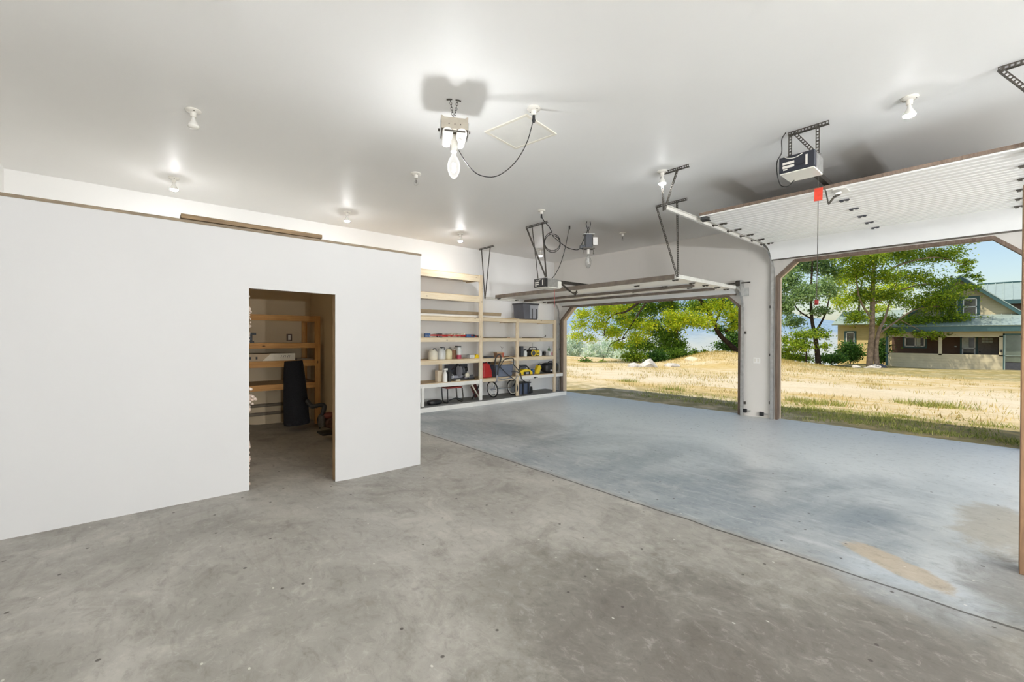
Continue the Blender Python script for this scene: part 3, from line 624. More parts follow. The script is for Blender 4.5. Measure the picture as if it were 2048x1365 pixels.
for i, z in enumerate(LOW):
    level(U2, z, 5.947, 6.978, .085); level(U2, z, 7.066, 8.30 if i < 3 else 8.66, .09, C_PINE if i < 3 else C_WPAINT)
for y in (6.978, 8.302): MB().box(FX-.036, FX+.003, y, y+.088, .088, 1.978).build('upright', C_PINEV, U2, bevel=.003)
# ------------------------------------------------------------------ items on the shelves
def item(name, mb, mat, label, cat, group=None, smooth=None, bevel=0):
    o = mb.build(name, mat, None, smooth, bevel); ORG[o.name] = Vector((0,0,0)); return tag(o, label, cat, group)
C_CREAM = plain('cream_plastic', (232,226,208), .4, 0, .05, 10)
C_BEIGEB = plain('beige_board', (186,168,140), .7, 0, .08, 5)
C_PIPE = plain('white_pipe', (240,239,234), .4, 0, .02, 5)
C_GREYT = plain('tote_grey', (96,98,108), .5, 0, .08, 6)
C_GREYL = plain('tote_light_grey', (170,172,182), .5, 0, .06, 6)
C_CARD = plain('cardboard', (196,164,120), .8, 0, .12, 12)
C_BLUE = plain('blue_plastic', (60,92,140), .45, 0, .15, 20)
C_BROWNP = plain('brown_clay', (160,120,92), .7, 0, .12, 14)
C_GREEN = plain('green_bottle', (86,110,78), .3, 0, .1, 10)
C_PINK = plain('pink_plastic', (214,150,160), .4, 0, .1, 14)
C_CLEAR = plain('milky_plastic', (214,216,214), .25, 0, .05, 10)
C_BEIGEL = plain('pale_beige', (222,208,184), .7, 0, .06, 6)
# level 1.955
o = item('board', MB().obox((-8.20, 5.55, 2.045), (.018, 2.55, .15), (0, .25, 0)), C_BEIGEB, 'long beige board leaning on the wall behind the white pipe', 'board')
o = item('pipe', MB().cyl((-7.93,3.4,1.99),(-7.93,6.72,1.995),.032,n=16), C_PIPE, 'long white plastic pipe lying along the third shelf', 'pipe', smooth=40)
yt = Yx(1053, -8.0)
T = thing('storage_tote', (-8.03, yt, 1.974), 'grey plastic storage tote on top of the lower shelf unit', 'tote')
MB().prism([(yt-.22,1.974),(yt+.22,1.974),(yt+.27,2.36),(yt-.27,2.36)], 'X', -8.22, -7.84).build('body', C_GREYT, T, bevel=.012)
MB().box(-8.24,-7.82,yt-.285,yt+.285,2.345,2.385).build('lid_rim', C_DKGREY, T, bevel=.01)
MB().box(-7.845,-7.832,yt-.03,yt+.25,2.0,2.34).build('front_panel', C_GREYL, T, bevel=.004)
for y in (yt+.04, yt+.19): MB().box(-7.834,-7.826,y-.012,y+.012,1.99,2.25).build('rib', C_BLACK, T)
item('board', MB().box(-8.2,-7.80,Yx(1012),Yx(1022),1.974,1.992), C_PLY, 'small plywood offcut lying left of the grey tote', 'board')
# level 1.512 clamps, rods
def clamp(y0, y1, x, z, headmat, lb):
    c = thing('bar_clamp', (x, y0, 1.513), lb, 'clamp', 'bar clamps')
    MB().box(x-.012, x+.012, y0, y1, z, z+.028).build('bar', C_RED, c, bevel=.002)
    MB().box(x-.03, x+.03, y0-.02, y0+.10, 1.513, 1.60).build('fixed_jaw', headmat, c, bevel=.008)
    MB().box(x-.03, x+.03, y1-.19, y1-.06, 1.513, 1.585).build('sliding_jaw', C_BLUE, c, bevel=.012)
    MB().cyl((x, y1-.06, z+.014), (x, y1+.07, z+.014), .013, n=10).build('handle', C_BLACK, c)
    for k in range(3): MB().cyl((x+.032, y0+.0+.04*k, 1.54), (x+.034, y0+.04*k, 1.54), .012, n=8).build('rivet', C_GREYL, c)
clamp(Yx(846), Yx(940), -7.90, 1.545, C_BLUE, 'red bar clamp with blue jaw at the left end of its shelf')
clamp(Yx(878), Yx(955), -8.05, 1.53, C_DKGREY, 'red bar clamp with dark jaw lying behind the blue-jawed clamp')
mb = MB()
for k in range(9): mb.ell((-7.93+random.uniform(-.02,.02), Yx(896)+k*.045, 1.545+random.uniform(0,.035)), (.03,.045,.022), 8, 6, (random.random(),random.random(),0))
item('rag', mb, C_CREAM, 'crumpled cream rag lying on the red clamps', 'rag', smooth=60)
item('rod', MB().cyl((-7.9,Yx(963),1.517),(-7.96,Yx(1012),1.52),.010,n=8), C_IRON, 'thin dark rod on the shelf just right of the tall upright', 'rod')
item('rod', MB().cyl((-8.02,Yx(966),1.515),(-8.0,Yx(1020),1.517),.007,n=8), C_BROWNP, 'thin brown rod lying behind the dark rod', 'rod')
item('crowbar', MB().tube(spline([(-7.93,Yx(1041),1.52),(-7.93,Yx(1070),1.52),(-7.93,Yx(1082),1.525),(-7.93,Yx(1087),1.55),(-7.93,Yx(1086),1.585)],5), .011, 8), C_IRON, 'dark crowbar lying on the shelf under the grey tote', 'crowbar', smooth=60)
# level 1.04 left bay
def jug(px, w, h, mat, lb, cap, handle=True, X=-7.95):
    y = Yx(px, X); z = 1.0402; j = thing('jug', (X, y, z), lb, 'jug', 'jugs and bottles')
    MB().lathe([(.001,z),(w*.5,z),(w*.53,z+h*.05),(w*.53,z+h*.62),(w*.42,z+h*.80),(w*.2,z+h*.9),(w*.17,z+h*.93),(.001,z+h*.93)], (X,y,0), n=18).build('body', mat, j, smooth=45)
    MB().cyl((X,y,z+h*.92),(X,y,z+h),w*.2,n=14).build('cap', cap, j, bevel=.003)
    if handle: MB().tube(spline([(X+w*.2,y-w*.12,z+h*.90),(X+w*.36,y-w*.1,z+h*.97),(X+w*.42,y+w*.1,z+h*.96),(X+w*.40,y+w*.2,z+h*.76)],4), w*.055, 7).build('handle', C_DKGREY, j, smooth=60)
    return j
jug(866, .185, .245, C_CREAM, 'squat cream jug, leftmost on its shelf', C_WHITE)
jug(883, .17, .27, C_CLEAR, 'milky jug with dark handle, second from the left', C_DKGREY)
jug(897, .15, .25, plain('yellowish_jug', (228,218,180), .35, 0, .05), 'yellowish jug beside the milky jug', C_WHITE)
jug(908, .12, .22, C_BROWNP, 'brown bottle between the yellowish jug and the white one', C_WHITE, False, -8.06)
jug(912, .13, .285, C_WHITE, 'tall white jug behind the red-banded bottle', C_DKGREY, True, -8.1)
y = Yx(918,-7.9); b = thing('bottle', (-7.9,y,1.04), 'clear bottle with red lower half, right end of the jug row', 'bottle', 'jugs and bottles')
MB().cyl((-7.9,y,1.041),(-7.9,y,1.13),.055,n=16).build('red_content', plain('raspberry', (176,58,84), .3), b); MB().lathe([(.055,1.13),(.056,1.22),(.05,1.25),(.05,1.30),(.001,1.30)], (-7.9,y,0), n=16).build('upper_body', C_CLEAR, b, smooth=40); MB().cyl((-7.9,y,1.296),(-7.9,y,1.325),.052,n=14).build('cap', C_DKGREY, b)
y = Yx(940,-7.9); b = thing('tape_case', (-7.9,y,1.04), 'yellow cased tape reel on the shelf left of the tall upright', 'tape reel')
MB().box(-7.98,-7.85,y-.04,y+.10,1.041,1.125).build('clear_case', C_CLEAR, b, bevel=.01); MB().cyl((-7.84,y+.16,1.085),(-7.93,y+.16,1.085),.045,n=18).build('reel', C_YELL, b, smooth=40); MB().box(-7.92,-7.83,y+.08,y+.22,1.041,1.06).build('base', C_YELL, b)
item('flat_box', MB().box(-7.98,-7.84,Yx(966),Yx(979),1.0402,1.075), C_DKGREY, 'flat dark box on the shelf right of the tall upright', 'box', bevel=.004)
P = thing('plant_pot', (-7.92,Yx(996,-7.92),1.04), 'square tan clay pot on the middle shelf', 'pot'); y = Yx(997,-7.92)
MB().prism([(y-.07,1.0402),(y+.07,1.0402),(y+.095,1.165),(y-.095,1.165)], 'X', -8.0, -7.86).build('pot', C_BROWNP, P, bevel=.006); MB().box(-8.005,-7.855,y-.1,y+.1,1.15,1.172).build('rim', C_BEIGEB, P)
y = Yx(1004,-7.9); P = thing('plant_pot', (-7.9,y,1.04), 'small reddish pot with a dry twig beside the tan pot', 'pot')
MB().lathe([(.001,1.0402),(.04,1.0402),(.056,1.15),(.05,1.15),(.001,1.13)], (-7.9,y,0), n=16).build('pot', plain('terracotta',(178,92,70),.7), P, smooth=40)
MB().tube([(-7.9,y,1.12),(-7.9,y-.01,1.22),(-7.9,y-.005,1.30)],.004,5).tube([(-7.9,y-.01,1.22),(-7.9,y+.04,1.29)],.003,5).tube([(-7.9,y-.008,1.26),(-7.9,y-.05,1.31)],.003,5).build('twig', C_BROWN, P)
item('stick', MB().cyl((-7.88,Yx(1012),1.047),(-7.95,Yx(1031),1.075),.007,n=7), C_PINE, 'thin light stick leaning on the middle shelf', 'stick')
item('stick', MB().cyl((-7.98,Yx(1010),1.047),(-7.9,Yx(1030),1.052),.006,n=7), C_BROWNP, 'thin brown stick lying by the light stick', 'stick')
# level 1.04 right bay
y = Yx(1042,-7.9); b = thing('speaker', (-7.9,y,1.04), 'slim black speaker standing behind the middle upright', 'speaker'); MB().box(-8.0,-7.86,y-.045,y+.05,1.0402,1.30).build('cabinet', C_BLACK, b, bevel=.006); MB().box(-7.861,-7.857,y-.03,y+.035,1.06,1.28).build('grille', C_DKGREY, b)
y = Yx(1050,-7.9); b = thing('canister', (-7.9,y,1.04), 'small pale canister left of the yellow radio', 'canister'); MB().lathe([(.001,1.0402),(.055,1.0402),(.057,1.15),(.03,1.19),(.001,1.19)], (-7.9,y,0)).build('body', C_CLEAR, b, smooth=40); MB().cyl((-7.9,y,1.19),(-7.9,y,1.225),.03,n=12).build('cap', C_BLACK, b)
y = Yx(1067,-7.92); R_ = thing('radio', (-7.92,y,1.04), 'yellow and black jobsite radio with antenna on the shelf', 'radio')
MB().prism([(y-.16,1.06),(y-.12,1.04),(y+.15,1.04),(y+.17,1.08),(y+.15,1.21),(y-.1,1.21),(y-.16,1.16)], 'X', -8.04, -7.86).build('body', C_BLACK, R_, bevel=.012)
MB().tube(MB().ring((-7.855,y-.06,1.12),(1,0,0),.075,16), .012, 8, True).build('speaker_ring', C_YELL, R_, smooth=60); MB().cyl((-7.862,y-.06,1.12),(-7.853,y-.06,1.12),.066,n=16).build('speaker_cone', C_DKGREY, R_)
MB().box(-7.862,-7.85,y+.04,y+.15,1.06,1.19).build('front_plate', C_YELL, R_, bevel=.006)
for k in range(3): MB().box(-7.85,-7.846,y+.05+.03*k,y+.07+.03*k,1.10,1.13).build('button', C_BLACK, R_)
MB().tube(spline([(-7.95,y-.13,1.2),(-7.95,y-.1,1.26),(-7.95,y+.1,1.265),(-7.95,y+.15,1.2)],4), .012, 8).build('handle', C_BLACK, R_, smooth=60); MB().cyl((-7.98,y+.02,1.21),(-7.98,y+.03,1.37),.004,n=6).build('antenna', C_IRON, R_)
y = Yx(1080,-7.9); b = thing('bottle', (-7.9,y,1.04), 'white plastic bottle right of the yellow radio', 'bottle'); MB().lathe([(.001,1.0402),(.05,1.0402),(.05,1.13),(.025,1.16),(.001,1.16)], (-7.9,y,0)).build('body', C_WHITE, b, smooth=40); MB().cyl((-7.9,y,1.16),(-7.9,y,1.19),.022,n=12).build('cap', C_WHITE, b)
y = Yx(1088,-7.9); b = thing('cord_reel', (-7.9,y,1.04), 'small black round reel between white bottle and clear tub', 'reel'); MB().lathe([(.001,-.03),(.065,-.03),(.065,-.02),(.045,-.018),(.045,.018),(.065,.02),(.065,.03),(.001,.03)], (-7.9,y,1.106), (.9,.4,0)).build('reel', C_BLACK, b, smooth=40)
y = Yx(1099,-7.93); b = thing('clear_tub', (-7.93,y,1.04), 'clear plastic tub with pink contents at the shelf right end', 'tub'); MB().box(-8.03,-7.85,y-.10,y+.11,1.0402,1.14).build('tub', C_CLEAR, b, bevel=.01); MB().box(-7.851,-7.846,y-.02,y+.09,1.055,1.12).build('pink_panel', C_PINK, b); MB().box(-8.04,-7.84,y-.11,y+.12,1.14,1.158).build('lid', C_WHITE, b, bevel=.004)
b = thing('bottle', (-7.95,y,1.158), 'dark green bottle standing on the clear tub', 'bottle'); MB().lathe([(.001,1.1582),(.035,1.1582),(.035,1.215),(.012,1.24),(.012,1.27),(.001,1.27)], (-7.95,y,0), n=14).build('body', C_GREEN, b, smooth=40); MB().cyl((-7.95,y,1.27),(-7.95,y,1.285),.014,n=10).build('cap', C_BLACK, b)
# level .56 left bay
item('dark_sheet', MB().obox((-8.34, 5.60, .73), (.016, .62, .31), (0,.06,0)), C_DKGREY, 'dark sheet leaning on the wall behind the mitre saw', 'panel')
item('wooden_box', MB().box(-8.06,-7.95,Yx(874,-7.98),Yx(884,-7.98),.5602,.80), C_BEIGEL, 'upright pale wooden box at the left of the low shelf', 'box', bevel=.004)
item('post_offcut', MB().box(-8.16,-8.10,Yx(879,-8.12),Yx(884,-8.12),.5602,.95), C_PINEV, 'thin upright wood offcut behind the pale wooden box', 'offcut', bevel=.003)
y = Yx(890,-7.86); b = thing('spray_bottle', (-7.86,y,.56), 'white spray bottle left of the black travel mug', 'bottle'); MB().lathe([(.001,.5602),(.05,.5602),(.052,.72),(.03,.77),(.018,.80),(.001,.80)], (-7.86,y,0)).build('body', C_WHITE, b, smooth=45); MB().obox((-7.86,y+.02,.825),(.03,.09,.045)).build('spray_head', C_WHITE, b, bevel=.006)
y = Yx(899,-7.85); b = thing('travel_mug', (-7.85,y,.56), 'black travel mug with steel handle on the low shelf', 'mug'); MB().lathe([(.001,.5602),(.036,.5602),(.048,.73),(.05,.765),(.001,.765)], (-7.85,y,0)).build('body', C_BLACK, b, smooth=45); MB().tube(spline([(-7.85,y+.045,.72),(-7.85,y+.095,.70),(-7.85,y+.09,.62),(-7.85,y+.042,.61)],4), .007, 7).build('handle', C_CHROME, b, smooth=60)
y = Yx(920,-8.02); MS = thing('mitre_saw', (-8.02,y,.56), 'mitre saw with round guarded blade on the low shelf', 'saw')
MB().lathe([(.001,.5602),(.15,.5602),(.15,.60),(.001,.60)], (-8.02,y,0), n=24).build('turntable', C_DKGREY, MS, smooth=40)
MB().box(-8.12,-7.86,y-.26,y+.27,.562,.59).build('base', C_IRON, MS, bevel=.006); MB().box(-8.10,-8.08,y-.24,y+.25,.59,.655).build('fence', C_GREYL, MS, bevel=.004)
MB().cyl((-8.03,y-.015,.76),(-8.03,y-.010,.76),.128,n=32).build('blade', C_GREYL, MS)
MB().prism([(-8.03+.142*math.cos(a),.76+.142*math.sin(a)) for a in [math.radians(q) for q in range(-20,215,15)]], 'Y', y+.0, y+.05).build('blade_guard', C_DKGREY, MS, bevel=.004)
MB().cyl((-8.03,y+.05,.78),(-8.03,y+.19,.80),.055,n=18).build('motor', C_BLACK, MS, smooth=40, bevel=.004); MB().tube(spline([(-7.98,y-.02,.87),(-7.95,y-.12,.92),(-7.95,y-.2,.86),(-7.99,y-.24,.80)],5), .017, 8).build('handle', C_BLACK, MS, smooth=60)
MB().bar((-8.1,y+.03,.60),(-8.08,y+.03,.72),.05,.05).build('arm', C_GREYL, MS); MB().ell((-7.93,y+.13,.665),(.05,.06,.06),14,8).build('dust_bag', C_CREAM, MS, smooth=60)
y = Yx(941,-7.95); b = thing('electric_drill', (-7.95,y,.56), 'dark corded drill lying right of the mitre saw', 'drill'); MB().cyl((-7.95,y-.09,.615),(-7.95,y+.06,.62),.042,.05,n=14).build('motor_body', C_DKGREY, b, smooth=40); MB().cyl((-7.95,y-.16,.612),(-7.95,y-.09,.615),.018,.026,n=12).build('chuck', C_GREYL, b); MB().bar((-7.95,y+.04,.60),(-7.90,y+.07,.575),.04,.035).build('grip', C_BLACK, b)
item('small_parts_box', MB().box(-7.90,-7.82,Yx(911,-7.86),Yx(919,-7.86),.5602,.59), C_CREAM, 'tiny cream box at the front edge below the saw', 'box', bevel=.004)
y = Yx(972,-7.92); G = thing('fuel_can', (-7.95,y,.575), 'red fuel can on the low shelf right of the tall upright', 'fuel can')
MB().prism([(y-.12,.5752),(y+.15,.5752),(y+.14,.72),(y+.07,.89),(y+.0,.92),(y-.12,.92)], 'X', -8.06, -7.86).build('body', C_RED, G, bevel=.025); MB().tube(spline([(-7.96,y-.1,.91),(-7.96,y-.08,.955),(-7.96,y+.02,.955),(-7.96,y+.04,.90)],4), .014, 8).build('handle', C_RED, G, smooth=60); MB().cyl((-7.92,y+.06,.88),(-7.90,y+.09,.94),.025,n=12).build('cap', C_BLACK, G)
y = Yx(1004,-7.98); T = thing('storage_tote', (-8.0,y,.575), 'blue-grey open bin holding flattened cardboard, behind the wheeled cart', 'tote')
MB().prism([(y-.26,.5752),(y+.22,.5752),(y+.27,.86),(y-.30,.86)], 'X', -8.16, -7.86).build('bin', plain('blue_grey_bin',(104,112,130),.5), T, bevel=.015)
mb = MB()
o = thing('cardboard_stack', (-8.0,y,.87), 'flattened cardboard stacked on the blue-grey bin', 'cardboard')
for k in range(4): MB().obox((-8.0+.01*k,y-.02+.03*(k%2),.876+.022*k), (.26,.5-.04*k,.02), (.03*(k%2),.02,.08*k-.1)).build('sheet', C_CARD if k % 2 else C_BEIGEB, o)
# level .56 right bay
y = Yx(1050,-7.95); CS = thing('chainsaw', (-7.95,y,.575), 'yellow and black chainsaw-like power tool left on the low right shelf', 'power tool')
MB().prism([(y-.22,.60),(y-.22,.68),(y-.05,.73),(y+.12,.70),(y+.2,.64),(y+.2,.5772),(y-.18,.5772)], 'X', -8.04, -7.87).build('body', C_YELL, CS, bevel=.015); MB().box(-7.88,-7.86,y-.12,y+.1,.585,.66).build('side_cover', C_BLACK, CS, bevel=.006)
MB().tube(spline([(-7.95,y-.2,.70),(-7.95,y-.12,.80),(-7.95,y+.05,.79),(-7.95,y+.16,.70)],5), .018, 8).build('handle', C_BLACK, CS, smooth=60); MB().box(-7.868,-7.858,y-.05,y+.05,.595,.645).build('motor_cap', C_GREYL, CS, bevel=.004); MB().box(-8.0,-7.9,y-.22,y+.02,.80,.83).obox((-7.95,y-.1,.765),(.1,.2,.05)).build('top_frame', C_DKGREY, CS, bevel=.006)
y = Yx(1065,-7.92); item('tape_roll', MB().lathe([(.025,-.03),(.07,-.03),(.07,.03),(.025,.03),(.025,-.03)], (-7.92,y,.645), (1,.3,0), n=22), C_BLUE, 'blue tape roll standing between the yellow tools', 'tape roll', smooth=40)
y = Yx(1076,-7.92); b = thing('cordless_tool', (-7.92,y,.575), 'bright yellow cordless tool standing beside the black case', 'power tool')
MB().prism([(y-.08,.5772),(y+.03,.5772),(y+.04,.66),(y+.10,.72),(y+.06,.79),(y-.01,.80),(y-.05,.72),(y-.10,.66)], 'X', -7.99, -7.88).build('body', C_YELL, b, bevel=.014); MB().tube(spline([(-7.93,y+.02,.80),(-7.93,y+.07,.83),(-7.93,y+.14,.79),(-7.93,y+.12,.70)],4), .016, 8).build('grip', C_BLACK, b, smooth=60); MB().box(-7.98,-7.89,y+.04,y+.18,.577,.62).build('battery', C_BLACK, b, bevel=.006)
y = Yx(1102,-7.93); b = thing('tool_case', (-7.93,y,.575), 'black rounded tool case at the right end of the low shelf', 'case')
MB().ell((-7.97,y,.715),(.14,.27,.138),24,14,e=.55).build('shell', C_BLACK, b, smooth=50); MB().tube(spline([(-7.95,y-.08,.845),(-7.95,y-.06,.875),(-7.95,y+.06,.875),(-7.95,y+.08,.845)],4), .014, 8).build('handle', C_BLACK, b, smooth=60); MB().box(-7.845,-7.832,y-.12,y-.04,.63,.67).build('latch', C_GREYL, b, bevel=.004)
y = Yx(1072,-7.77); item('door_hook', MB().box(FX+.0005,FX+.012,y-.05,y+.07,.50,.515).box(FX+.012,FX+.03,y-.06,y-.03,.49,.525), C_BLACK, 'small black latch screwed to the low right shelf rail', 'latch')
# ------------------------------------------------------------------ things under and before the shelves
zb = .0885
y = Yx(869,-7.9); b = thing('pouch', (-7.9,y,zb), 'black soft pouch lying on the slab under the shelf', 'pouch'); MB().ell((-7.9,y,zb+.055),(.11,.17,.055),20,10,(0,0,.2),.7).build('body', C_BLACK, b, smooth=60); MB().box(-7.86,-7.84,y-.12,y+.1,zb+.085,zb+.10).build('zip_flap', C_DKGREY, b)
y = Yx(904,-7.98); ST = thing('step_stool', (-7.98,y,zb), 'red topped step stool with bent tube legs under the shelf', 'stool')
MB().box(-8.1,-7.86,y-.20,y+.20,.40,.432).build('seat', plain('maroon',(132,44,38),.5), ST, bevel=.01)
for s in (-1, 1): MB().tube(spline([(-7.86,y+s*.19,.40),(-7.84,y+s*.20,.2),(-7.85,y+s*.19,zb+.02),(-7.95,y+s*.19,zb+.014),(-8.05,y+s*.19,zb+.05),(-8.10,y+s*.19,.40)],5), .014, 8).build('leg', C_BLACK if s < 0 else C_IRON, ST, smooth=60)
MB().tube(spline([(-7.85,y-.19,.14),(-7.83,y,.19),(-7.85,y+.19,.14)],6), .013, 8).build('crossbar', C_BLACK, ST, smooth=60)
y = Yx(951,-7.98); FC = thing('folded_chair', (-7.98,y,zb), 'small folded stool with dark seat left of the white leg', 'stool')
MB().bar((-7.95,y-.13,.44),(-7.95,y+.10,zb+.01),.025,.025).build('leg', C_CREAM, FC); MB().bar((-7.98,y+.13,.44),(-7.98,y-.10,zb+.01),.025,.025).build('leg', C_BLACK, FC); MB().obox((-8.02,y+.03,.28),(.03,.16,.30),(.45,0,0)).build('seat', plain('oxblood',(84,34,30),.6), FC, bevel=.008)
# wheeled cart
CT = thing('wheeled_cart', (-7.93, 6.65, zb), 'folded wheeled cart with black tube frame and two spoked wheels', 'cart')
def wheel(c, ax, r):
    w = MB().torus(c, ax, r-.016, .016, 32, 8).build('tyre', C_BLACK, CT, smooth=60)
    MB().torus(c, ax, r-.042, .012, 32, 8).build('rim', C_WPAINT, w, smooth=60); mb = MB()
    for p in mb.ring(c, ax, r-.045, 14): mb.cyl(c, p, .0022, n=5)
    mb.build('spokes', C_CHROME, w); a = Vector(ax).normalized()*.04; MB().cyl(Vector(c)-a, Vector(c)+a, .022, n=12).build('hub', C_GREYL, w)
yw1, yw2 = Yx(985,-7.93), Yx(1026,-7.93)
wheel((-7.93,yw1,zb+.20), (-.06,1,.12), .20); wheel((-7.95,yw2,zb+.195), (-.04,1,.05), .195)
for nm, pts, r, m in (
  ('axle', [(-7.93,yw1,zb+.2),(-7.95,yw2,zb+.195)], .012, C_CHROME),
  ('handle', [(-7.74,yw1-.06,.62),(-7.72,yw1-.10,.85),(-7.71,yw1-.07,1.05),(-7.70,yw1+.02,1.12),(-7.70,yw1+.07,1.03),(-7.72,yw1+.02,.85),(-7.74,yw1+.0,.62)], .017, C_BLACK),
  ('fork', [(-7.74,yw1-.02,.64),(-7.76,yw1-.0,.50),(-7.84,yw1+.02,.45),(-7.9,yw1+.02,zb+.2)], .016, C_GREYL),
  ('push_bar', [(-7.72,yw1+.04,.80),(-7.70,yw1+.16,.98),(-7.70,yw1+.32,1.02),(-7.70,yw1+.46,1.0),(-7.70,yw1+.46,.86)], .011, C_BLACK),
  ('frame_tube', [(-7.70,yw1+.46,.87),(-7.72,yw1+.7,.66),(-7.74,yw2+.12,.50),(-7.76,yw2+.3,.40)], .011, C_BLACK),
  ('frame_tube', [(-7.73,yw1+.02,.86),(-7.73,yw1+.3,.64),(-7.75,yw1+.55,.48),(-7.86,yw2-.02,.36),(-7.95,yw2+.0,zb+.2)], .010, C_BLACK),
  ('frame_tube', [(-7.74,yw1-.02,.56),(-7.73,yw1+.2,.53),(-7.75,yw1+.45,.55)], .015, C_CHROME),
  ('frame_tube', [(-7.72,yw1+.42,.70),(-7.74,yw1+.62,.68),(-7.74,yw2+.05,.64)], .012, C_DKGREY),
  ('stay', [(-7.74,yw1+.62,.60),(-7.84,yw2-.08,.38),(-7.92,yw2-.02,zb+.2)], .013, C_CHROME)):
    MB().tube(spline(pts,5), r, 8).build(nm, m, CT, smooth=60)
y = Yx(1047,-7.98); b = thing('crate', (-7.98,y,zb), 'blue and black open crate under the right end of the shelves', 'crate')
MB().prism([(y-.17,zb),(y+.13,zb),(y+.17,.36),(y-.17,.36)], 'X', -8.14, -7.9).build('bin', plain('slate_blue',(74,84,106),.5), b, bevel=.01); MB().box(-8.15,-7.89,y-.18,y+.19,.36,.385).build('rim', C_BLACK, b, bevel=.004)
for q in (-.09,.09): MB().box(-7.90,-7.88,y+q-.02,y+q+.02,zb,.37).build('strap', C_BLACK, b)
y = Yx(1060,-7.95); b = thing('small_speaker', (-7.95,y,zb), 'small black box with cable right of the blue crate', 'box'); MB().obox((-7.95,y,zb+.085),(.09,.12,.16),(.15,0,.2)).build('box', C_BLACK, b, bevel=.006); MB().tube(spline([(-7.95,y-.02,.26),(-7.94,y-.06,.36),(-7.93,y-.03,.42)],4), .004, 6).build('cable', C_CORD, b)
# ------------------------------------------------------------------ store room behind the doorway
C_PINE2 = wood('amber_pine', (210,160,96), (186,134,74), 1); C_PINE2V = wood('amber_pine_upright', (210,160,96), (186,134,74), 2)
SR = thing('shelf_unit', (-8.0, 1.2, .09), 'amber pine shelf unit inside the dark store room', 'shelf unit')
for z, hh in ((1.862,.09),(1.415,.085),(1.13,.10),(.755,.09)):
    MB().box(-7.64,-7.60,-1.1,2.272,z-hh,z).build('front_rail', C_PINE2, SR, bevel=.002)
    if z < 1.8: MB().box(-8.38,-7.642,-1.1,2.34,z-.016,z-.001).build('shelf_board', C_PLY, SR)
    MB().box(-8.38,-7.642,2.28,2.32,z-hh,z-.017).build('cross_support', C_PINE2, SR)
MB().box(-7.64,-7.598,2.273,2.358,.05,1.866).build('upright', C_PINE2V, SR, bevel=.003); MB().box(-8.384,-8.345,2.273,2.358,.05,1.866).build('upright', C_PINE2V, SR)
C_ROOMP = plain('grey_pipe', (120,108,92), .6, 0, .1, 8)
for z, lb in ((.335,'upper grey pipe running along the store room back wall'),(.19,'lower grey pipe running along the store room back wall')): item('wall_pipe', MB().cyl((-8.35,-1.2,z),(-8.35,2.25,z),.028,n=12), C_ROOMP, lb, 'pipe', smooth=40)
b = thing('wall_outlet', (-8.385,2.07,1.50), 'dark wall outlet above the second store room shelf', 'outlet'); MB().box(-8.387,-8.378,2.025,2.115,1.44,1.565).build('cover_plate', C_BROWN, b, bevel=.003); MB().box(-8.379,-8.372,2.05,2.09,1.46,1.545).build('socket', C_PORC, b)
b = thing('long_box', (-7.75,1.3,1.13), 'long white and beige carton with handwriting on the store room shelf', 'box'); MB().box(-7.82,-7.64,.5,1.97,1.131,1.245).build('carton', C_BEIGEB, b); MB().prism([(1.50,1.132),(1.972,1.132),(1.972,1.247),(1.62,1.247)], 'X', -7.64, -7.637).build('white_flap', C_CREAM, b)
mb = MB()
for k in range(5): mb.bar((-7.636,1.76+.03*k,1.17),(-7.636,1.775+.03*k+.006*(k%2),1.215),.005,.003,(1,0,0))
mb.build('handwriting', C_IRON, b)
for k, q in enumerate((1.335,1.42)): MB().box(-7.64,-7.636,q-.012,q+.012,1.16,1.20).build('print_mark', C_BLACK, b)
item('offcut', MB().box(-7.75,-7.63,2.0,2.24,1.131,1.155), C_OLDP, 'small wood offcut right of the long carton', 'offcut')
b = thing('bench_vise', (-7.75,1.36,1.415), 'small black vise on the store room shelf at the doorway edge', 'vise'); MB().box(-7.80,-7.70,1.31,1.40,1.4152,1.45).build('base', C_BLACK, b, bevel=.004); MB().box(-7.78,-7.72,1.33,1.38,1.45,1.55).build('body', C_BLACK, b, bevel=.004); MB().box(-7.79,-7.71,1.30,1.43,1.54,1.575).build('jaw', C_BLACK, b, bevel=.004)
t = NT('black_felt'); nn = t.noise(60, 4, .7); t.bsdf(t.mix(nn, lin((26,27,30)), lin((50,51,56))), .9, 0, nn, .8, .01, .1); C_FELT = t.m
p0 = on(594,849,Z=.098); p1 = on(588,738,X=p0.x-.05); b = thing('rolled_mat', p0, 'tall black rolled mat standing in the store room', 'rolled mat')
MB().lathe([(.001,0),(.185,0),(.19,.02),(.18,.3),(.155,.8),(.135,1.02),(.125,1.03),(.12,1.02),(.001,.99)], p0, (p1-p0), n=26).build('roll', C_FELT, b, smooth=40)
pm = on(654,868,Z=.095); b = thing('water_pump', pm, 'dark motor pump with black hose on the store room floor', 'pump'); x, y, z = pm
MB().box(x-.14,x+.12,y-.10,y+.14,z,z+.03).build('base', C_BLACK, b, bevel=.006); MB().cyl((x-.1,y+.02,z+.16),(x+.08,y+.06,z+.16),.085,n=20).build('motor', plain('rust_brown',(96,66,54),.6,0,.3,20), b, smooth=40, bevel=.006)
MB().cyl((x,y-.07,z+.12),(x,y-.07,z+.28),.05,n=16).build('pump_head', C_IRON, b, smooth=40); MB().ell((x+.02,y+.02,z+.27),(.07,.08,.05),14,8).build('tank', plain('rusty_red',(110,52,42),.5), b, smooth=60)
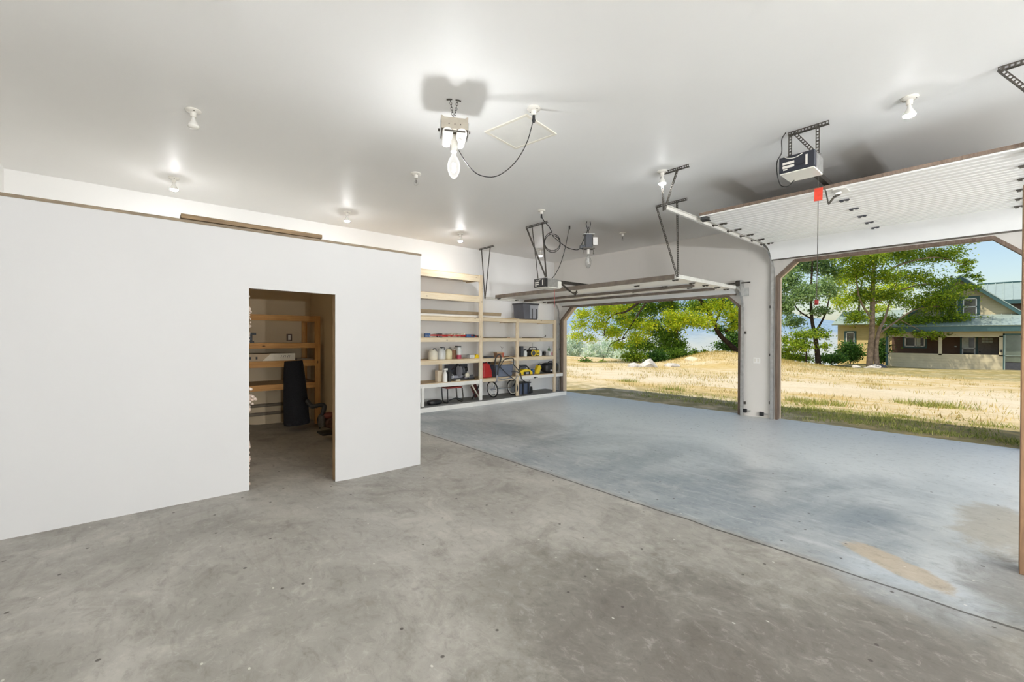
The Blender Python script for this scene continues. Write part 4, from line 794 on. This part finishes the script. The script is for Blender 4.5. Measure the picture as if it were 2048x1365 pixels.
hp = on(614,802,X=x-.25); MB().tube(spline([(x,y-.07,z+.27),(x-.02,y-.03,z+.40),(x-.06,y-.08,z+.42),(x-.16,y-.16,z+.40),tuple(hp)],6), .032, 10).build('hose', C_BLACK, b, smooth=60); MB().tube(spline([(x-.12,y-.06,z+.06),(x-.16,y-.08,z+.2),(x-.1,y-.04,z+.3)],5), .012, 8).build('cable', C_CORD, b, smooth=60)
# ------------------------------------------------------------------ outside: ground
def softp(a): return a if a > 8 else math.log1p(math.exp(a))
def gz(x, y):
    z = -.02-.011*max(0, y-11)
    z += .85*math.exp(-((x+11.6)/2.6)**2-((y-27.2)/2.4)**2)+.35*math.exp(-((x+8.0)/2.4)**2-((y-27)/2.6)**2)
    z += .05*math.sin(x*.9+1)*math.sin(y*.7)*min(1, max(0, (y-10)/6))
    s = (y-30.5)-max(0, x+9.5)*4-.25*max(0,-x-13)
    z -= .22*softp(s*1.2)/1.2 if s > -6 else 0
    return z
def m_ground():
    t = NT('dry_ground'); x, y, z = t.xyz()
    n1 = t.noise(.35, 6, .6, t.coord((.6,1.6,1)), dist=.8); n2 = t.noise(2.2, 6, .65); n3 = t.noise(14, 4, .7, t.coord((1,2.2,1)))
    c = t.mix(t.step(n1, .36, .62), lin((206,182,128)), lin((222,206,172)))
    c = t.mix(t.math('MULTIPLY', t.step(n2, .48, .68), .6), c, lin((188,160,96)))
    yy = t.math('MULTIPLY_ADD', n1, 4.0, y)
    road = t.math('MULTIPLY', t.step(yy, 15.2, 16.6), t.step(yy, 22.5, 20.0)); c = t.mix(t.math('MULTIPLY', road, .6), c, lin((228,216,192)))
    gr = t.math('MULTIPLY', t.step(yy, 27.0, 29.5), t.step(x, -9.5, -6.5)); gr = t.math('MULTIPLY', gr, t.step(n2, .34, .52)); c = t.mix(t.math('MULTIPLY', gr, .75), c, lin((140,134,84)))
    nr = t.math('MULTIPLY', t.step(yy, 14.6, 12.8), t.step(n2, .36, .56)); c = t.mix(t.math('MULTIPLY', nr, .75), c, lin((152,143,104)))
    c = t.mix(t.math('MULTIPLY', t.step(n3, .50, .72), .45), c, lin((118,100,62)))
    t.bsdf(c, .95, 0, n3, .8, .05, .05); return t.m
def axis(segs):
    out = []
    for a, b, k in segs: out += [a+(b-a)*i/k for i in range(k)]
    return out+[segs[-1][1]]
gx = axis([(-70,-22,16),(-22,6,70),(6,40,14)]); gy = axis([(9.119,14,16),(14,40,70),(40,62,12)])
mb = MB(); nyg = len(gy)
mb.add([(a, b, gz(a, b) if b > 9.2 else -.02) for a in gx for b in gy], [(i*nyg+j,(i+1)*nyg+j,(i+1)*nyg+j+1,i*nyg+j+1) for i in range(len(gx)-1) for j in range(nyg-1)])
struct('ground', mb, m_ground(), smooth=60)
# ------------------------------------------------------------------ hills
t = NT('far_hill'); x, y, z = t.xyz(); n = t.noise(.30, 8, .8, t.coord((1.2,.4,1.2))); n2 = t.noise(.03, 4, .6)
c = t.mix(t.step(n, .35, .65), lin((122,146,166)), lin((150,172,188))); lo = t.math('MULTIPLY_ADD', n2, 14, z)  # blue distance haze is put into the hill's colours
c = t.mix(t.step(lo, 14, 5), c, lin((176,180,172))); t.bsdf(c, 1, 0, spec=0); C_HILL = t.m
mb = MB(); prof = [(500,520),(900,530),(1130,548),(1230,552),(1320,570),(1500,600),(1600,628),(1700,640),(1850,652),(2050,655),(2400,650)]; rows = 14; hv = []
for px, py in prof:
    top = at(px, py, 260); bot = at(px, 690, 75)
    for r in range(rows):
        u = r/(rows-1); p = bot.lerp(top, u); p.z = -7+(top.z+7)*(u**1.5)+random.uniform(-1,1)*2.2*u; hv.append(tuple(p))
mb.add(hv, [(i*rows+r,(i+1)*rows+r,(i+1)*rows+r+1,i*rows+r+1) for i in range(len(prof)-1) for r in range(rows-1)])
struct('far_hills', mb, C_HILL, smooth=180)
# ------------------------------------------------------------------ foliage
def m_leaf(name, cols, trans=.45):
    t = NT(name); g = t.n('NewGeometry'); k = len(cols); c = t.ramp(g.outputs['Random Per Island'], [(i/(k-1), q) for i, q in enumerate(cols)])
    d = t.n('BsdfPrincipled'); t.l(c, d.inputs['Base Color']); d.inputs['Roughness'].default_value = .5; d.inputs['Specular IOR Level'].default_value = .25
    tr = t.n('BsdfTranslucent'); t.l(t.mix(.5, c, lin((190,214,60)), 'MULTIPLY') if False else c, tr.inputs[0]); m = t.n('MixShader'); m.inputs[0].default_value = trans; t.l(d.outputs[0], m.inputs[1]); t.l(tr.outputs[0], m.inputs[2]); t.l(m.outputs[0], t.out.inputs[0]); return t.m
def raw_mesh(name, V, F, mat, parent=None):
    me = bpy.data.meshes.new(name); nf, k = F.shape
    me.vertices.add(len(V)); me.loops.add(nf*k); me.polygons.add(nf)
    org = np.array(ORG.get(parent.name, (0,0,0))) if parent else 0
    me.vertices.foreach_set('co', (V-org).astype(np.float32).ravel()); me.loops.foreach_set('vertex_index', F.astype(np.int32).ravel())
    me.polygons.foreach_set('loop_start', np.arange(0, nf*k, k, dtype=np.int32)); me.update(calc_edges=True)
    o = bpy.data.objects.new(name, me); COL.objects.link(o); me.materials.append(mat)
    if parent: o.parent = parent; ORG[o.name] = ORG.get(parent.name)
    return o
def leaf_cloud(name, clumps, L, Wd, mat, parent, sub=14, spread=.34):
    P = []
    for c, r, n in clumps:
        c = np.array(c); r = np.array(r); k = max(3, n//sub)
        d = RNG.normal(size=(k,3)); d /= np.linalg.norm(d,axis=1)[:,None]; q = c+d*r*(RNG.random(k)**.45)[:,None]
        ax = RNG.normal(size=(k,3))*[1,1,.35]; ax /= np.linalg.norm(ax,axis=1)[:,None]
        i = RNG.integers(0, k, n); s = spread*min(1, r.mean())
        P.append(q[i]+ax[i]*(RNG.normal(size=n)*s*1.3)[:,None]+RNG.normal(size=(n,3))*s*.38)
    P = np.concatenate(P); n = len(P)
    a = RNG.normal(size=(n,3))*[1,1,.6]+[0,0,-.35]; a /= np.linalg.norm(a,axis=1)[:,None]
    b = RNG.normal(size=(n,3)); b -= a*(a*b).sum(1)[:,None]; b /= np.linalg.norm(b,axis=1)[:,None]
    l = L*RNG.uniform(.6,1.3,n)[:,None]; w = Wd*RNG.uniform(.6,1.3,n)[:,None]
    nn = np.cross(a,b)*l*.12
    V = np.stack([P, P+a*l*.45+b*w*.5+nn, P+a*l, P+a*l*.45-b*w*.5+nn],1).reshape(-1,3)
    return raw_mesh(name, V, np.arange(4*n).reshape(n,4), mat, parent)
C_BARK = plain('bark', (150,130,110), .9, 0, .3, 6, .1, .6); C_BARKD = plain('dark_bark', (70,58,50), .9, 0, .3, 6, .1, .5); C_BARKR = plain('reddish_bark', (134,84,52), .9, 0, .25, 6, .1, .5)
def tree(name, label, base, clumps, depth, mat, trunks, bark, L=.16, Wd=.08, dens=1, dz=1.0, group='trees and shrubs beyond the doors', sub=14, spread=.34):
    t_ = thing(name, base, label, 'shrub' if 'shrub' in name else 'tree', group)
    cl = []
    for q in clumps:
        x, y, rx, ry = q[:4]; dd = depth+(q[4] if len(q) > 4 else random.uniform(-1.2,1.2)); m = dd/FPX
        cl.append((at(x,y,dd), (rx*m*.95, max(rx*m*.8,.4)*dz, ry*m), int(max(80, rx*ry*dens*3.2))))
    leaf_cloud('foliage', cl, L, Wd, mat, t_, sub, spread)
    mb = MB()
    for pts, r0, r1 in trunks:
        P = spline([p if isinstance(p, Vector) else at(*p) for p in pts], 5); mb.tube(P, [r0+(r1-r0)*i/(len(P)-1) for i in range(len(P))], 8)
    if trunks: mb.build('trunk', bark, t_, smooth=60)
    return t_
LF_Y = m_leaf('leaf_yellow_green', [(219,219,44),(197,219,51),(156,188,49),(230,224,67),(123,156,44)], .5)
LF_M = m_leaf('leaf_mid_green', [(130,170,60),(167,200,72),(100,140,55),(187,212,87),(82,120,52)], .45)
LF_D = m_leaf('leaf_deep_green', [(78,124,54),(114,158,67),(62,101,49),(143,182,78)], .4)
LF_G = m_leaf('leaf_grey_green', [(139,168,110),(163,192,124),(110,141,86),(180,204,132),(84,117,64)], .4)
LF_P = m_leaf('leaf_pale_willow', [(213,238,203),(244,245,224),(189,216,189),(245,245,238)], .4)
LF_O = m_leaf('leaf_olive', [(133,161,46),(163,192,53),(102,133,46),(192,204,58),(76,107,43)], .45)
b0 = at(1476,706,30.5); b0.z = gz(b0.x, b0.y)
tree('locust_tree', 'leaning tree with sunlit yellow-green boughs seen through the farther door', b0,
 [(1168,628,16,11,-1),(1160,650,13,10,-1),(1152,672,10,7,-1),(1180,676,13,6,-1),(1205,622,24,12,-1),(1200,650,20,12,-1),(1245,620,20,10,0),(1225,668,18,9,-.6),(1262,648,16,12,-.5),(1275,672,18,12,-1),(1292,650,16,10,-1),(1240,690,12,6,-1),
  (1395,640,32,8,-1.5),(1368,632,22,10,-1.6),(1430,612,30,10,-1),(1462,628,18,14,-1.6),(1340,628,16,8,-1.5),(1350,650,20,7,-1.4),(1415,650,22,6,-1),(1470,655,10,10,-1.4),(1300,560,90,30),(1420,560,60,26),(1200,575,60,22)],
 30, LF_Y, [([(1480,707,30.5),(1458,688,30.4),(1438,668,30.2),(1425,640,30),(1400,600,29.8),(1360,560,29.5)], .20, .10), ([(1450,662,30.2),(1468,655,30),(1484,640,29.8)], .11, .06), ([(1428,650,30),(1440,625,30),(1450,590,30)], .09, .05),
  ([(1360,560,29.5),(1300,590,29.4),(1255,622,29.3),(1228,630,29.2),(1212,646,29.1),(1208,672,29)], .09, .03), ([(1300,592,29.4),(1262,652,29.2),(1246,676,29.1),(1243,697,29)], .06, .02), ([(1250,676,29),(1222,688,29),(1215,706,29)], .035,.012)], C_BARKD, .17, .08, 1.0, spread=.6, sub=9)
b0 = at(1350,716,33); b0.z = gz(b0.x, b0.y)-.1
tree('bushy_tree', 'mid green bushy tree with reddish trunk behind the white boulders', b0, [(1300,618,24,16),(1335,612,30,14),(1345,645,24,14),(1305,655,22,18),(1332,672,30,16),(1290,690,24,14),(1335,695,32,14),(1362,690,14,12),(1395,612,30,12),(1275,640,16,18),(1300,570,60,24),(1250,640,22,14),(1228,662,16,10),(1215,612,26,12),(1268,690,20,12),(1260,612,26,12),(1235,690,14,8),(1390,640,26,12)], 33, LF_M,
 [([b0,(1352,690,33),(1351,660,33),(1346,620,33),(1340,570,33)], .17, .08), ([(1352,668,32.4),(1355,655,32.2),(1362,646,32)], .14, .04)], C_BARKR, .18, .10, 1.1)
b0 = at(1462,706,34); b0.z = gz(b0.x, b0.y)-.1
tree('dark_tree', 'dark green tree filling the right side of the farther doorway', b0, [(1440,606,38,14),(1470,672,20,16),(1450,692,22,12),(1478,640,18,18),(1400,616,24,9),(1485,690,22,16),(1440,660,12,10),(1460,570,60,26),(1520,650,24,50)], 34, LF_D, [([b0,(1466,660,34),(1460,600,34)], .16, .08)], C_BARKD, .18, .1, 1.1)
for px, py, rx, ry, dd, lf, lb in ((1268,712,24,9,29,LF_O,'olive green shrub just behind the white boulders'),(1312,712,24,12,30,LF_D,'deep green shrub right of the white boulders, under the trees'),(1356,709,24,12,30.5,LF_M,'green shrub left of the pale gap between trees'),(1400,706,22,5,31,LF_O,'low green shrub along the foot of the pale gap'),
    (1171,724,11,7,31,LF_D,'small dark shrub at the far field edge, left'),(1206,726,8,5,31,LF_M,'small shrub right of the dark shrub at the field edge'),(1700,702,20,20,31,LF_D,'dark shrub left of the big tree trunk, before the yellow wall'),(1762,700,12,24,29.5,LF_D,'shrub between the big trunk and the porch corner'),(1592,715,30,6,29,LF_O,'low bright shrub at the left edge of the nearer doorway'),(1662,716,26,8,29,LF_D,'low dark shrub between the two trunks')):
    b = at(px, py+ry*.7, dd); b.z = gz(b.x, b.y)
    tree('shrub', lb, b, [(px,py,rx,ry,0),(px-rx*.4,py+ry*.3,rx*.6,ry*.7,.3),(px+rx*.4,py+ry*.3,rx*.6,ry*.7,-.3)], dd, lf, [([b,b+Vector((.05,0,.4))], .04, .02)], C_BARKD, .15, .09, 1.5)
for px, py, rx, ry, dd, lb in ((1148,690,18,30,66,'pale willow nearest the left jamb of the farther door'),(1185,704,20,20,62,'pale rounded willow right of the leftmost one'),(1215,700,20,24,64,'pale willow behind the hanging yellow boughs'),(1245,708,18,18,60,'pale willow partly behind the olive shrub'),(1120,700,22,26,64,'pale willow cut by the left door jamb')):
    b = at(px, py+ry, dd); tree('willow', lb, b, [(px,py,rx,ry,0),(px+rx*.3,py+ry*.4,rx*.9,ry*.7,1),(px-rx*.4,py+ry*.5,rx*.7,ry*.6,-1)], dd, LF_P, [([b,(px,py,dd)], .25, .1)], C_BARK, .34, .14, 1.2)
b0 = at(1637,725,28); b0.z = gz(b0.x, b0.y)
tree('slender_tree', 'grey-green tree with slender dark trunk, left in the nearer doorway', b0, [(1580,560,20,28),(1600,528,24,18),(1640,530,28,20),(1572,612,16,22),(1608,588,26,20),(1650,576,24,20),(1588,642,20,12),(1640,622,20,9),(1670,545,20,16),(1600,480,60,30),(1540,580,24,50)], 28.5, LF_G, [([b0,(1634,700,28),(1630,672,28),(1624,640,28.2),(1622,590,28.4),(1625,520,28.5)], .17, .05), ([(1629,668,28),(1650,630,28.2),(1660,590,28.3)], .07, .03), ([(1625,640,28),(1596,620,28),(1580,590,28)], .06, .025)], C_BARKD, .17, .085, .95)
b0 = at(1612,722,26.6); b0.z = gz(b0.x, b0.y)
tree('leafy_sapling', 'bright green drooping sapling low in front of the slender tree', b0, [(1600,690,26,13),(1575,702,16,12),(1640,668,20,9),(1608,668,24,8),(1570,680,10,10),(1650,690,9,7)], 26.8, LF_O, [([b0,(1612,700,26.6),(1606,680,26.6)], .05, .02)], C_BARKD, .16, .08, 1.0)
b0 = at(1739,726,27); b0.z = gz(b0.x, b0.y)-.05
tree('maple_tree', 'big spreading tree with twin grey trunk before the porch', b0,
 [(1715,540,26,24),(1745,518,30,16),(1790,508,34,16),(1840,512,36,16),(1890,508,32,14),(1930,526,16,9),(1770,550,34,14),(1825,552,36,12),(1875,566,34,10),(1925,540,14,6),(1945,552,16,5),(1725,590,22,18),(1780,592,34,13),(1835,604,36,12),(1880,612,30,12),(1905,590,20,8),(1712,634,20,14),(1765,640,30,9),(1825,644,38,9),(1880,652,36,8),(1925,656,26,6),(1962,648,18,5),(1880,672,20,4),(1850,668,24,6),(1790,664,20,7),(1960,560,9,3),(1890,590,34,12),(1930,575,20,8),(1860,640,40,10),(1910,632,30,9),(1945,668,22,5),(1690,510,24,18),(1735,500,30,14),(1800,460,110,34),(1930,470,30,20)],
 27.5, LF_O, [([b0,(1741,700,27),(1744,660,27),(1745,600,27.2),(1747,540,27.4),(1750,480,27.5)], .18, .09), ([b0+Vector((.36,.05,0)),(1752,700,27),(1755,675,27),(1761,655,27),(1769,640,27.1),(1778,610,27.2),(1796,560,27.4)], .15, .025),
  ([(1745,610,27.2),(1790,585,27.4),(1840,570,27.5),(1890,566,27.5)], .07, .02), ([(1746,560,27.3),(1800,530,27.4),(1870,515,27.5),(1930,530,27.5)], .07, .02), ([(1744,640,27),(1720,600,27),(1712,550,27)], .07, .03), ([(1800,640,27.2),(1860,672,27.3),(1885,690,27.3)], .03, .012), ([(1757,668,27),(1830,620,27.2),(1890,612,27.3)], .06, .02)], C_BARK, .17, .075, .80)
b0 = at(1716,712,33.2); b0.z = gz(b0.x, b0.y)-.2
tree('back_tree', 'thin trunked sunlit tree behind the big spreading tree', b0, [(1690,600,26,20),(1755,585,30,16),(1800,575,24,12),(1690,560,24,20),(1720,650,20,12),(1760,620,20,12)], 34, LF_Y, [([b0,(1717,660,33.2),(1719,600,33.4),(1724,560,33.6)], .09, .04)], C_BARKD, .18, .09, .8)
# ------------------------------------------------------------------ boulders
t = NT('pale_rock'); n = t.noise(1.6, 8, .65); t.bsdf(t.mix(t.step(n, .35, .65), lin((176,170,160)), lin((222,216,206))), .9, 0, t.noise(9, 6, .7), .7, .05, .1); C_ROCK = t.m
C_ROCKD = plain('dark_rock', (92,94,100), .9, 0, .2, 4); C_SAND = plain('sandy_heap', (222,208,176), .95, 0, .08, 2, .1, .4)
def rock(px, py, w, h, d, lb, mat=C_ROCK, nm='boulder', seed=1):
    m = d/FPX; c = at(px, py, d); rr = random.Random(seed); bm = bmesh.new(); bmesh.ops.create_icosphere(bm, subdivisions=3, radius=1)
    pl = [(Vector((rr.uniform(-1,1), rr.uniform(-1,1), rr.uniform(-.3,1))).normalized(), rr.uniform(.55,.9)) for _ in range(14)]
    g = gz(c.x, c.y); s = Vector((w*m/2, w*m*.42, max(h*m*.62, (c.z-g)+h*m*.5)))
    vs = []
    for v in bm.verts:
        p = v.co.copy()
        for nn, dd in pl:
            e = p.dot(nn)-dd
            if e > 0: p -= nn*e
        p += Vector((rr.uniform(-1,1),rr.uniform(-1,1),rr.uniform(-1,1)))*.012; vs.append((c.x+p.x*s.x*1.2, c.y+p.y*s.y*1.2, g+.1*s.z+(p.z*.9)*s.z))
    fs = [tuple(v.index for v in f.verts) for f in bm.faces]; bm.free()
    o = MB().add(vs, fs).build(nm, mat, None, None); tag(o, lb, 'rock' if mat is not C_SAND else 'heap', 'boulders in the field')
rock(1299,728,34,22,24, 'largest white angular boulder in the field', seed=3)
rock(1270,734,30,15,23.6, 'flat white boulder left of the largest boulder', seed=5)
rock(1266,729,22,10,24.6, 'greyish small boulder behind the flat white one', seed=8)
rock(1344,731,34,13,25, 'long low white boulder right of the largest boulder', seed=11)
rock(1380,726,30,12,26, 'pale sandy heap between the long boulder and the mound', C_SAND, 'sand_heap', 13)
rock(1465,717,46,17,28, 'broad pale sandy heap on the mound below the leaning trunk', C_SAND, 'sand_heap', 17)
rock(1746,733,26,8,26.6, 'white flat stone at the foot of the big twin trunk', seed=21)
rock(1714,733,18,6,26.8, 'small pale stone left of the big twin trunk', seed=23)
rock(1762,731,20,9,26.9, 'dark grey stone right of the big twin trunk', C_ROCKD, seed=29)
# ------------------------------------------------------------------ grass
LF_GR = m_leaf('dry_grass_blades', [(214,190,120),(196,170,100),(226,208,150),(150,146,70),(180,150,84)], .3)
LF_GG = m_leaf('green_weed_blades', [(144,153,72),(180,180,100),(115,132,60),(211,199,124)], .3)
def grass(name, spots, h, mat, label):
    P = np.concatenate([np.stack([RNG.normal(x, rx, n), RNG.normal(y, ry, n)],1) for x, y, rx, ry, n in spots]); P = P[P[:,1] > 9.22]; n = len(P)
    z = np.array([gz(a, b) for a, b in P]); B = np.column_stack([P, z-.01]); a = RNG.random(n)*2*math.pi; w = .007*RNG.uniform(.7,1.6,n)
    sd = np.column_stack([np.cos(a)*w, np.sin(a)*w, np.zeros(n)]); tip = B+np.column_stack([RNG.normal(0,.35,n)*h, RNG.normal(0,.35,n)*h, RNG.uniform(.4,1.2,n)*h])
    V = np.stack([B-sd, B+sd, tip],1).reshape(-1,3); o = raw_mesh(name, V, np.arange(3*n).reshape(n,3), mat); tag(o, label, 'grass', kind='stuff'); return o
sp = [(random.uniform(-26,3), random.uniform(11.5,27), random.uniform(.15,.7), random.uniform(.1,.4), random.randint(20,90)) for _ in range(230)]
sp += [(-11.5+random.uniform(-3,3.5), 26.5+random.uniform(-1.6,1.6), .5, .4, 120) for _ in range(40)]+[(random.uniform(-9,-5.5), random.uniform(24,31), .5, .4, 110) for _ in range(40)]
grass('dry_grass', sp, .13, LF_GR, 'dry yellow grass growing over the field beyond the doors')
sp = [(random.uniform(-4.2,.6), random.uniform(9.6,11.6), random.uniform(.08,.3), random.uniform(.05,.16), random.randint(40,120)) for _ in range(70)]+[(random.uniform(-6.5,-3.4), random.uniform(10,11.6), .3, .12, 50) for _ in range(30)]
grass('green_weeds', sp, .075, LF_GG, 'short green weeds on the shaded ground along the slab edge')
sp = [(x, y, .22, .12, 160) for x, y in ((-1.35,13.9),(-1.0,13.7),(-.75,13.95),(-3.25,12.3),(-3.0,12.0),(-2.6,12.2),(-8.8,13.2),(-6.3,11.9))]
grass('weed_tufts', sp, .16, LF_GG, 'scattered greener weed tufts on the sunny dirt')
# ------------------------------------------------------------------ house across the yard
def siding(name, c, pitch=.16):
    t = NT(name); x, y, z = t.xyz(); f = t.math('FRACT', t.math('DIVIDE', z, pitch)); n = t.noise(2, 4)
    col = t.mix(t.step(n, .3, .7), lin(c), lin([q*.95 for q in c])); t.bsdf(col, .7, 0, t.math('MULTIPLY', f, -1), 1.0, .03, .2); return t.m
C_SID = siding('beige_siding', (206,194,160)); C_SIDG = siding('golden_siding', (220,196,136)); C_SIDB = siding('brown_siding', (112,88,72)); C_TEAL = plain('teal_trim', (66,98,98), .5, 0, .06, 4)
t = NT('standing_seam'); C_ROOFM = plain('metal_roof', (168,184,176), .4, .2, .04, 3); C_PGLASS = plain('window_glass', (70,74,72), .08, 0, .1, 2, .8); C_FRAME = C_WHITE; C_BLIND = plain('pale_blind', (214,220,214), .6)
HS = thing('house', (-2.4, 39, -.35), 'beige house with screened porch and teal gable beyond the big tree', 'house')
def hb(name, mat, *bs, parent=None):
    mb = MB()
    for b in bs: mb.box(*b)
    return mb.build(name, mat, parent or HS)
hb('porch_wall', C_SID, (-5.0,.09,38,38.12,-.6,.585), (-5.0,.09,38,38.12,1.64,1.98), (-5.0,-4.945,38,38.12,.5,1.7), (-2.585,-2.43,38,38.12,.5,1.7), (-.065,.09,38,38.12,.5,1.7))
hb('side_wall', C_SID, (.95,6,38,38.12,-.6,1.98), (.09,.95,38,38.12,1.83,1.98)); hb('corner_trim', C_TEAL, (-5.12,-5.0,37.97,38.13,-.6,1.98))
hb('porch_side', C_SID, (-5.05,-4.95,38.12,40.5,-.6,.585)); hb('porch_floor', C_SIDB, (-5,6,38.1,40.5,-.6,-.35)); hb('porch_ceiling', C_SID, (-5,6,38.1,40.5,1.98,2.03))
hb('inner_wall', C_SIDB, (-5.1,6,40.4,40.5,-.6,2.9)); hb('fascia', C_TEAL, (-5.25,6.2,37.55,37.65,1.97,2.295))
mb = MB().prism([(37.55,2.285),(40.45,3.02),(40.45,3.06),(37.5,2.32)], 'X', -5.3, 6.2)
for k in range(29): 
    xx = -5.2+.4*k; mb.prism([(37.52,2.32),(40.45,3.06),(40.45,3.09),(37.52,2.35)], 'X', xx, xx+.04)
mb.build('porch_roof', C_ROOFM, HS)
def hwin(x0, x1, z0, z1, y, trim=.1, mull='v', mats=None):
    w = hb('window', C_TEAL, (x0-trim,x1+trim,y-.05,y-.01,z1,z1+trim), (x0-trim,x1+trim,y-.05,y-.01,z0-trim,z0), (x0-trim,x0,y-.05,y-.01,z0,z1), (x1,x1+trim,y-.05,y-.01,z0,z1))
    f = .055; bs = [(x0,x1,y-.07,y-.02,z1-f,z1),(x0,x1,y-.07,y-.02,z0,z0+f),(x0,x0+f,y-.07,y-.02,z0,z1),(x1-f,x1,y-.07,y-.02,z0,z1)]
    if mull == 'h': bs.append((x0,x1,y-.07,y-.02,(z0+z1)/2-.03,(z0+z1)/2+.03))
    elif mull == 'v': bs += [(x0+(x1-x0)*k,x0+(x1-x0)*k+.05,y-.07,y-.02,z0,z1) for k in (.5,)]
    hb('frame', C_FRAME, *bs, parent=w); hb('pane', C_PGLASS, (x0,x1,y-.035,y-.02,z0,z1), parent=w); return w
w = hwin(-4.42,-3.40,.98,1.64,40.4); hb('blind', C_BLIND, (-3.82,-3.62,40.33,40.34,1.0,1.62), parent=w)
w = hwin(-1.66,-1.06,.2,1.64,40.4,.09,'h'); hb('blind', C_BLIND, (-1.60,-1.36,40.33,40.34,.95,1.6), parent=w)
d = hb('front_door', plain('grey_door',(128,116,104),.5), (-.96,-.10,40.34,40.4,-.35,1.66)); hb('door_glass', C_BLIND, *[(-.80+.165*i,-.80+.165*i+.14,40.325,40.34,1.28+.165*j,1.28+.165*j+.14) for i in range(3) for j in range(2)], parent=d); MB().ell((-.87,40.31,.70),(.04,.04,.04),10,6).build('door_knob', C_BLACK, d)
hb('wall_plate', C_BLIND, (-2.0,-1.9,40.38,40.4,.98,1.06)); hb('porch_light', C_BLACK, (.0,.05,37.94,38,.75,.9))
sd = hb('storm_door', C_TEAL, (.09,.15,37.95,38.02,-.4,1.83), (.89,.95,37.95,38.02,-.4,1.83), (.09,.95,37.95,38.02,1.75,1.83)); hb('door_glass', plain('storm_glass',(104,116,104),.1,0,.1,2,.8), (.17,.87,37.98,38.0,.18,1.74), parent=sd); hb('kick_panel', C_DKGREY, (.17,.87,37.97,38.0,-.38,.16), parent=sd); hb('door_frame', C_ROOFM, (.15,.18,37.94,38.01,-.38,1.75), (.86,.89,37.94,38.01,-.38,1.75), (.15,.89,37.94,38.01,.54,.57), parent=sd)
MB().prism([(-4.45,2.95),(.95,2.95),(-1.76,5.48)], 'Y', 40.5, 40.6).build('gable_wall', C_SID, HS)
for s in (-1, 1):
    e = (-1.76+s*3.0, 2.72)
    MB().prism([(-1.76,5.62),(e[0],e[1]+.06),(e[0],e[1]-.20),(-1.76,5.36)], 'Y', 40.12, 40.18).build('rake_board', C_TEAL, HS)
    MB().prism([(-1.76,5.60),(e[0],e[1]+.04),(e[0],e[1]+.10),(-1.76,5.67)], 'Y', 40.1, 47).build('gable_roof', C_ROOFM, HS)
hwin(-1.64,-1.02,3.03,4.15,40.5,.12,'h'); hwin(-2.50,-1.88,3.03,4.15,40.5,.12,'h')
mb = MB().prism([(44.4,4.14),(47.8,5.58),(47.8,5.63),(44.35,4.18)], 'X', -1.2, 7)
for k in range(20): xx = -1.1+.4*k; mb.prism([(44.35,4.18),(47.8,5.63),(47.8,5.67),(44.35,4.22)], 'X', xx, xx+.04)
mb.build('main_roof', C_ROOFM, HS); hb('main_fascia', C_TEAL, (-.2,7,44.35,44.42,3.9,4.16)); hb('main_wall', C_SIDB, (-.5,7,44.6,44.7,2.5,4.0)); hb('ridge_cap', C_TEAL, (-1.2,7,47.7,47.9,5.6,5.7))
hb('wing_wall', C_SIDG, (-8.4,-5.0,41.2,41.3,-1.6,2.62)); MB().prism([(40.8,2.55),(44.5,3.7),(44.5,3.76),(40.75,2.62)], 'X', -8.7, -4.9).build('wing_roof', C_ROOFM, HS)
hwin(-7.87,-7.35,.2,2.0,41.2,.1,'h'); hb('house_body', C_SID, (-4.4,.9,40.7,46.5,-.6,2.9)); MB().cyl((-2.2,41,5.2),(-2.2,41,5.75),.05,n=8).build('vent_pipe', C_DKGREY, HS)
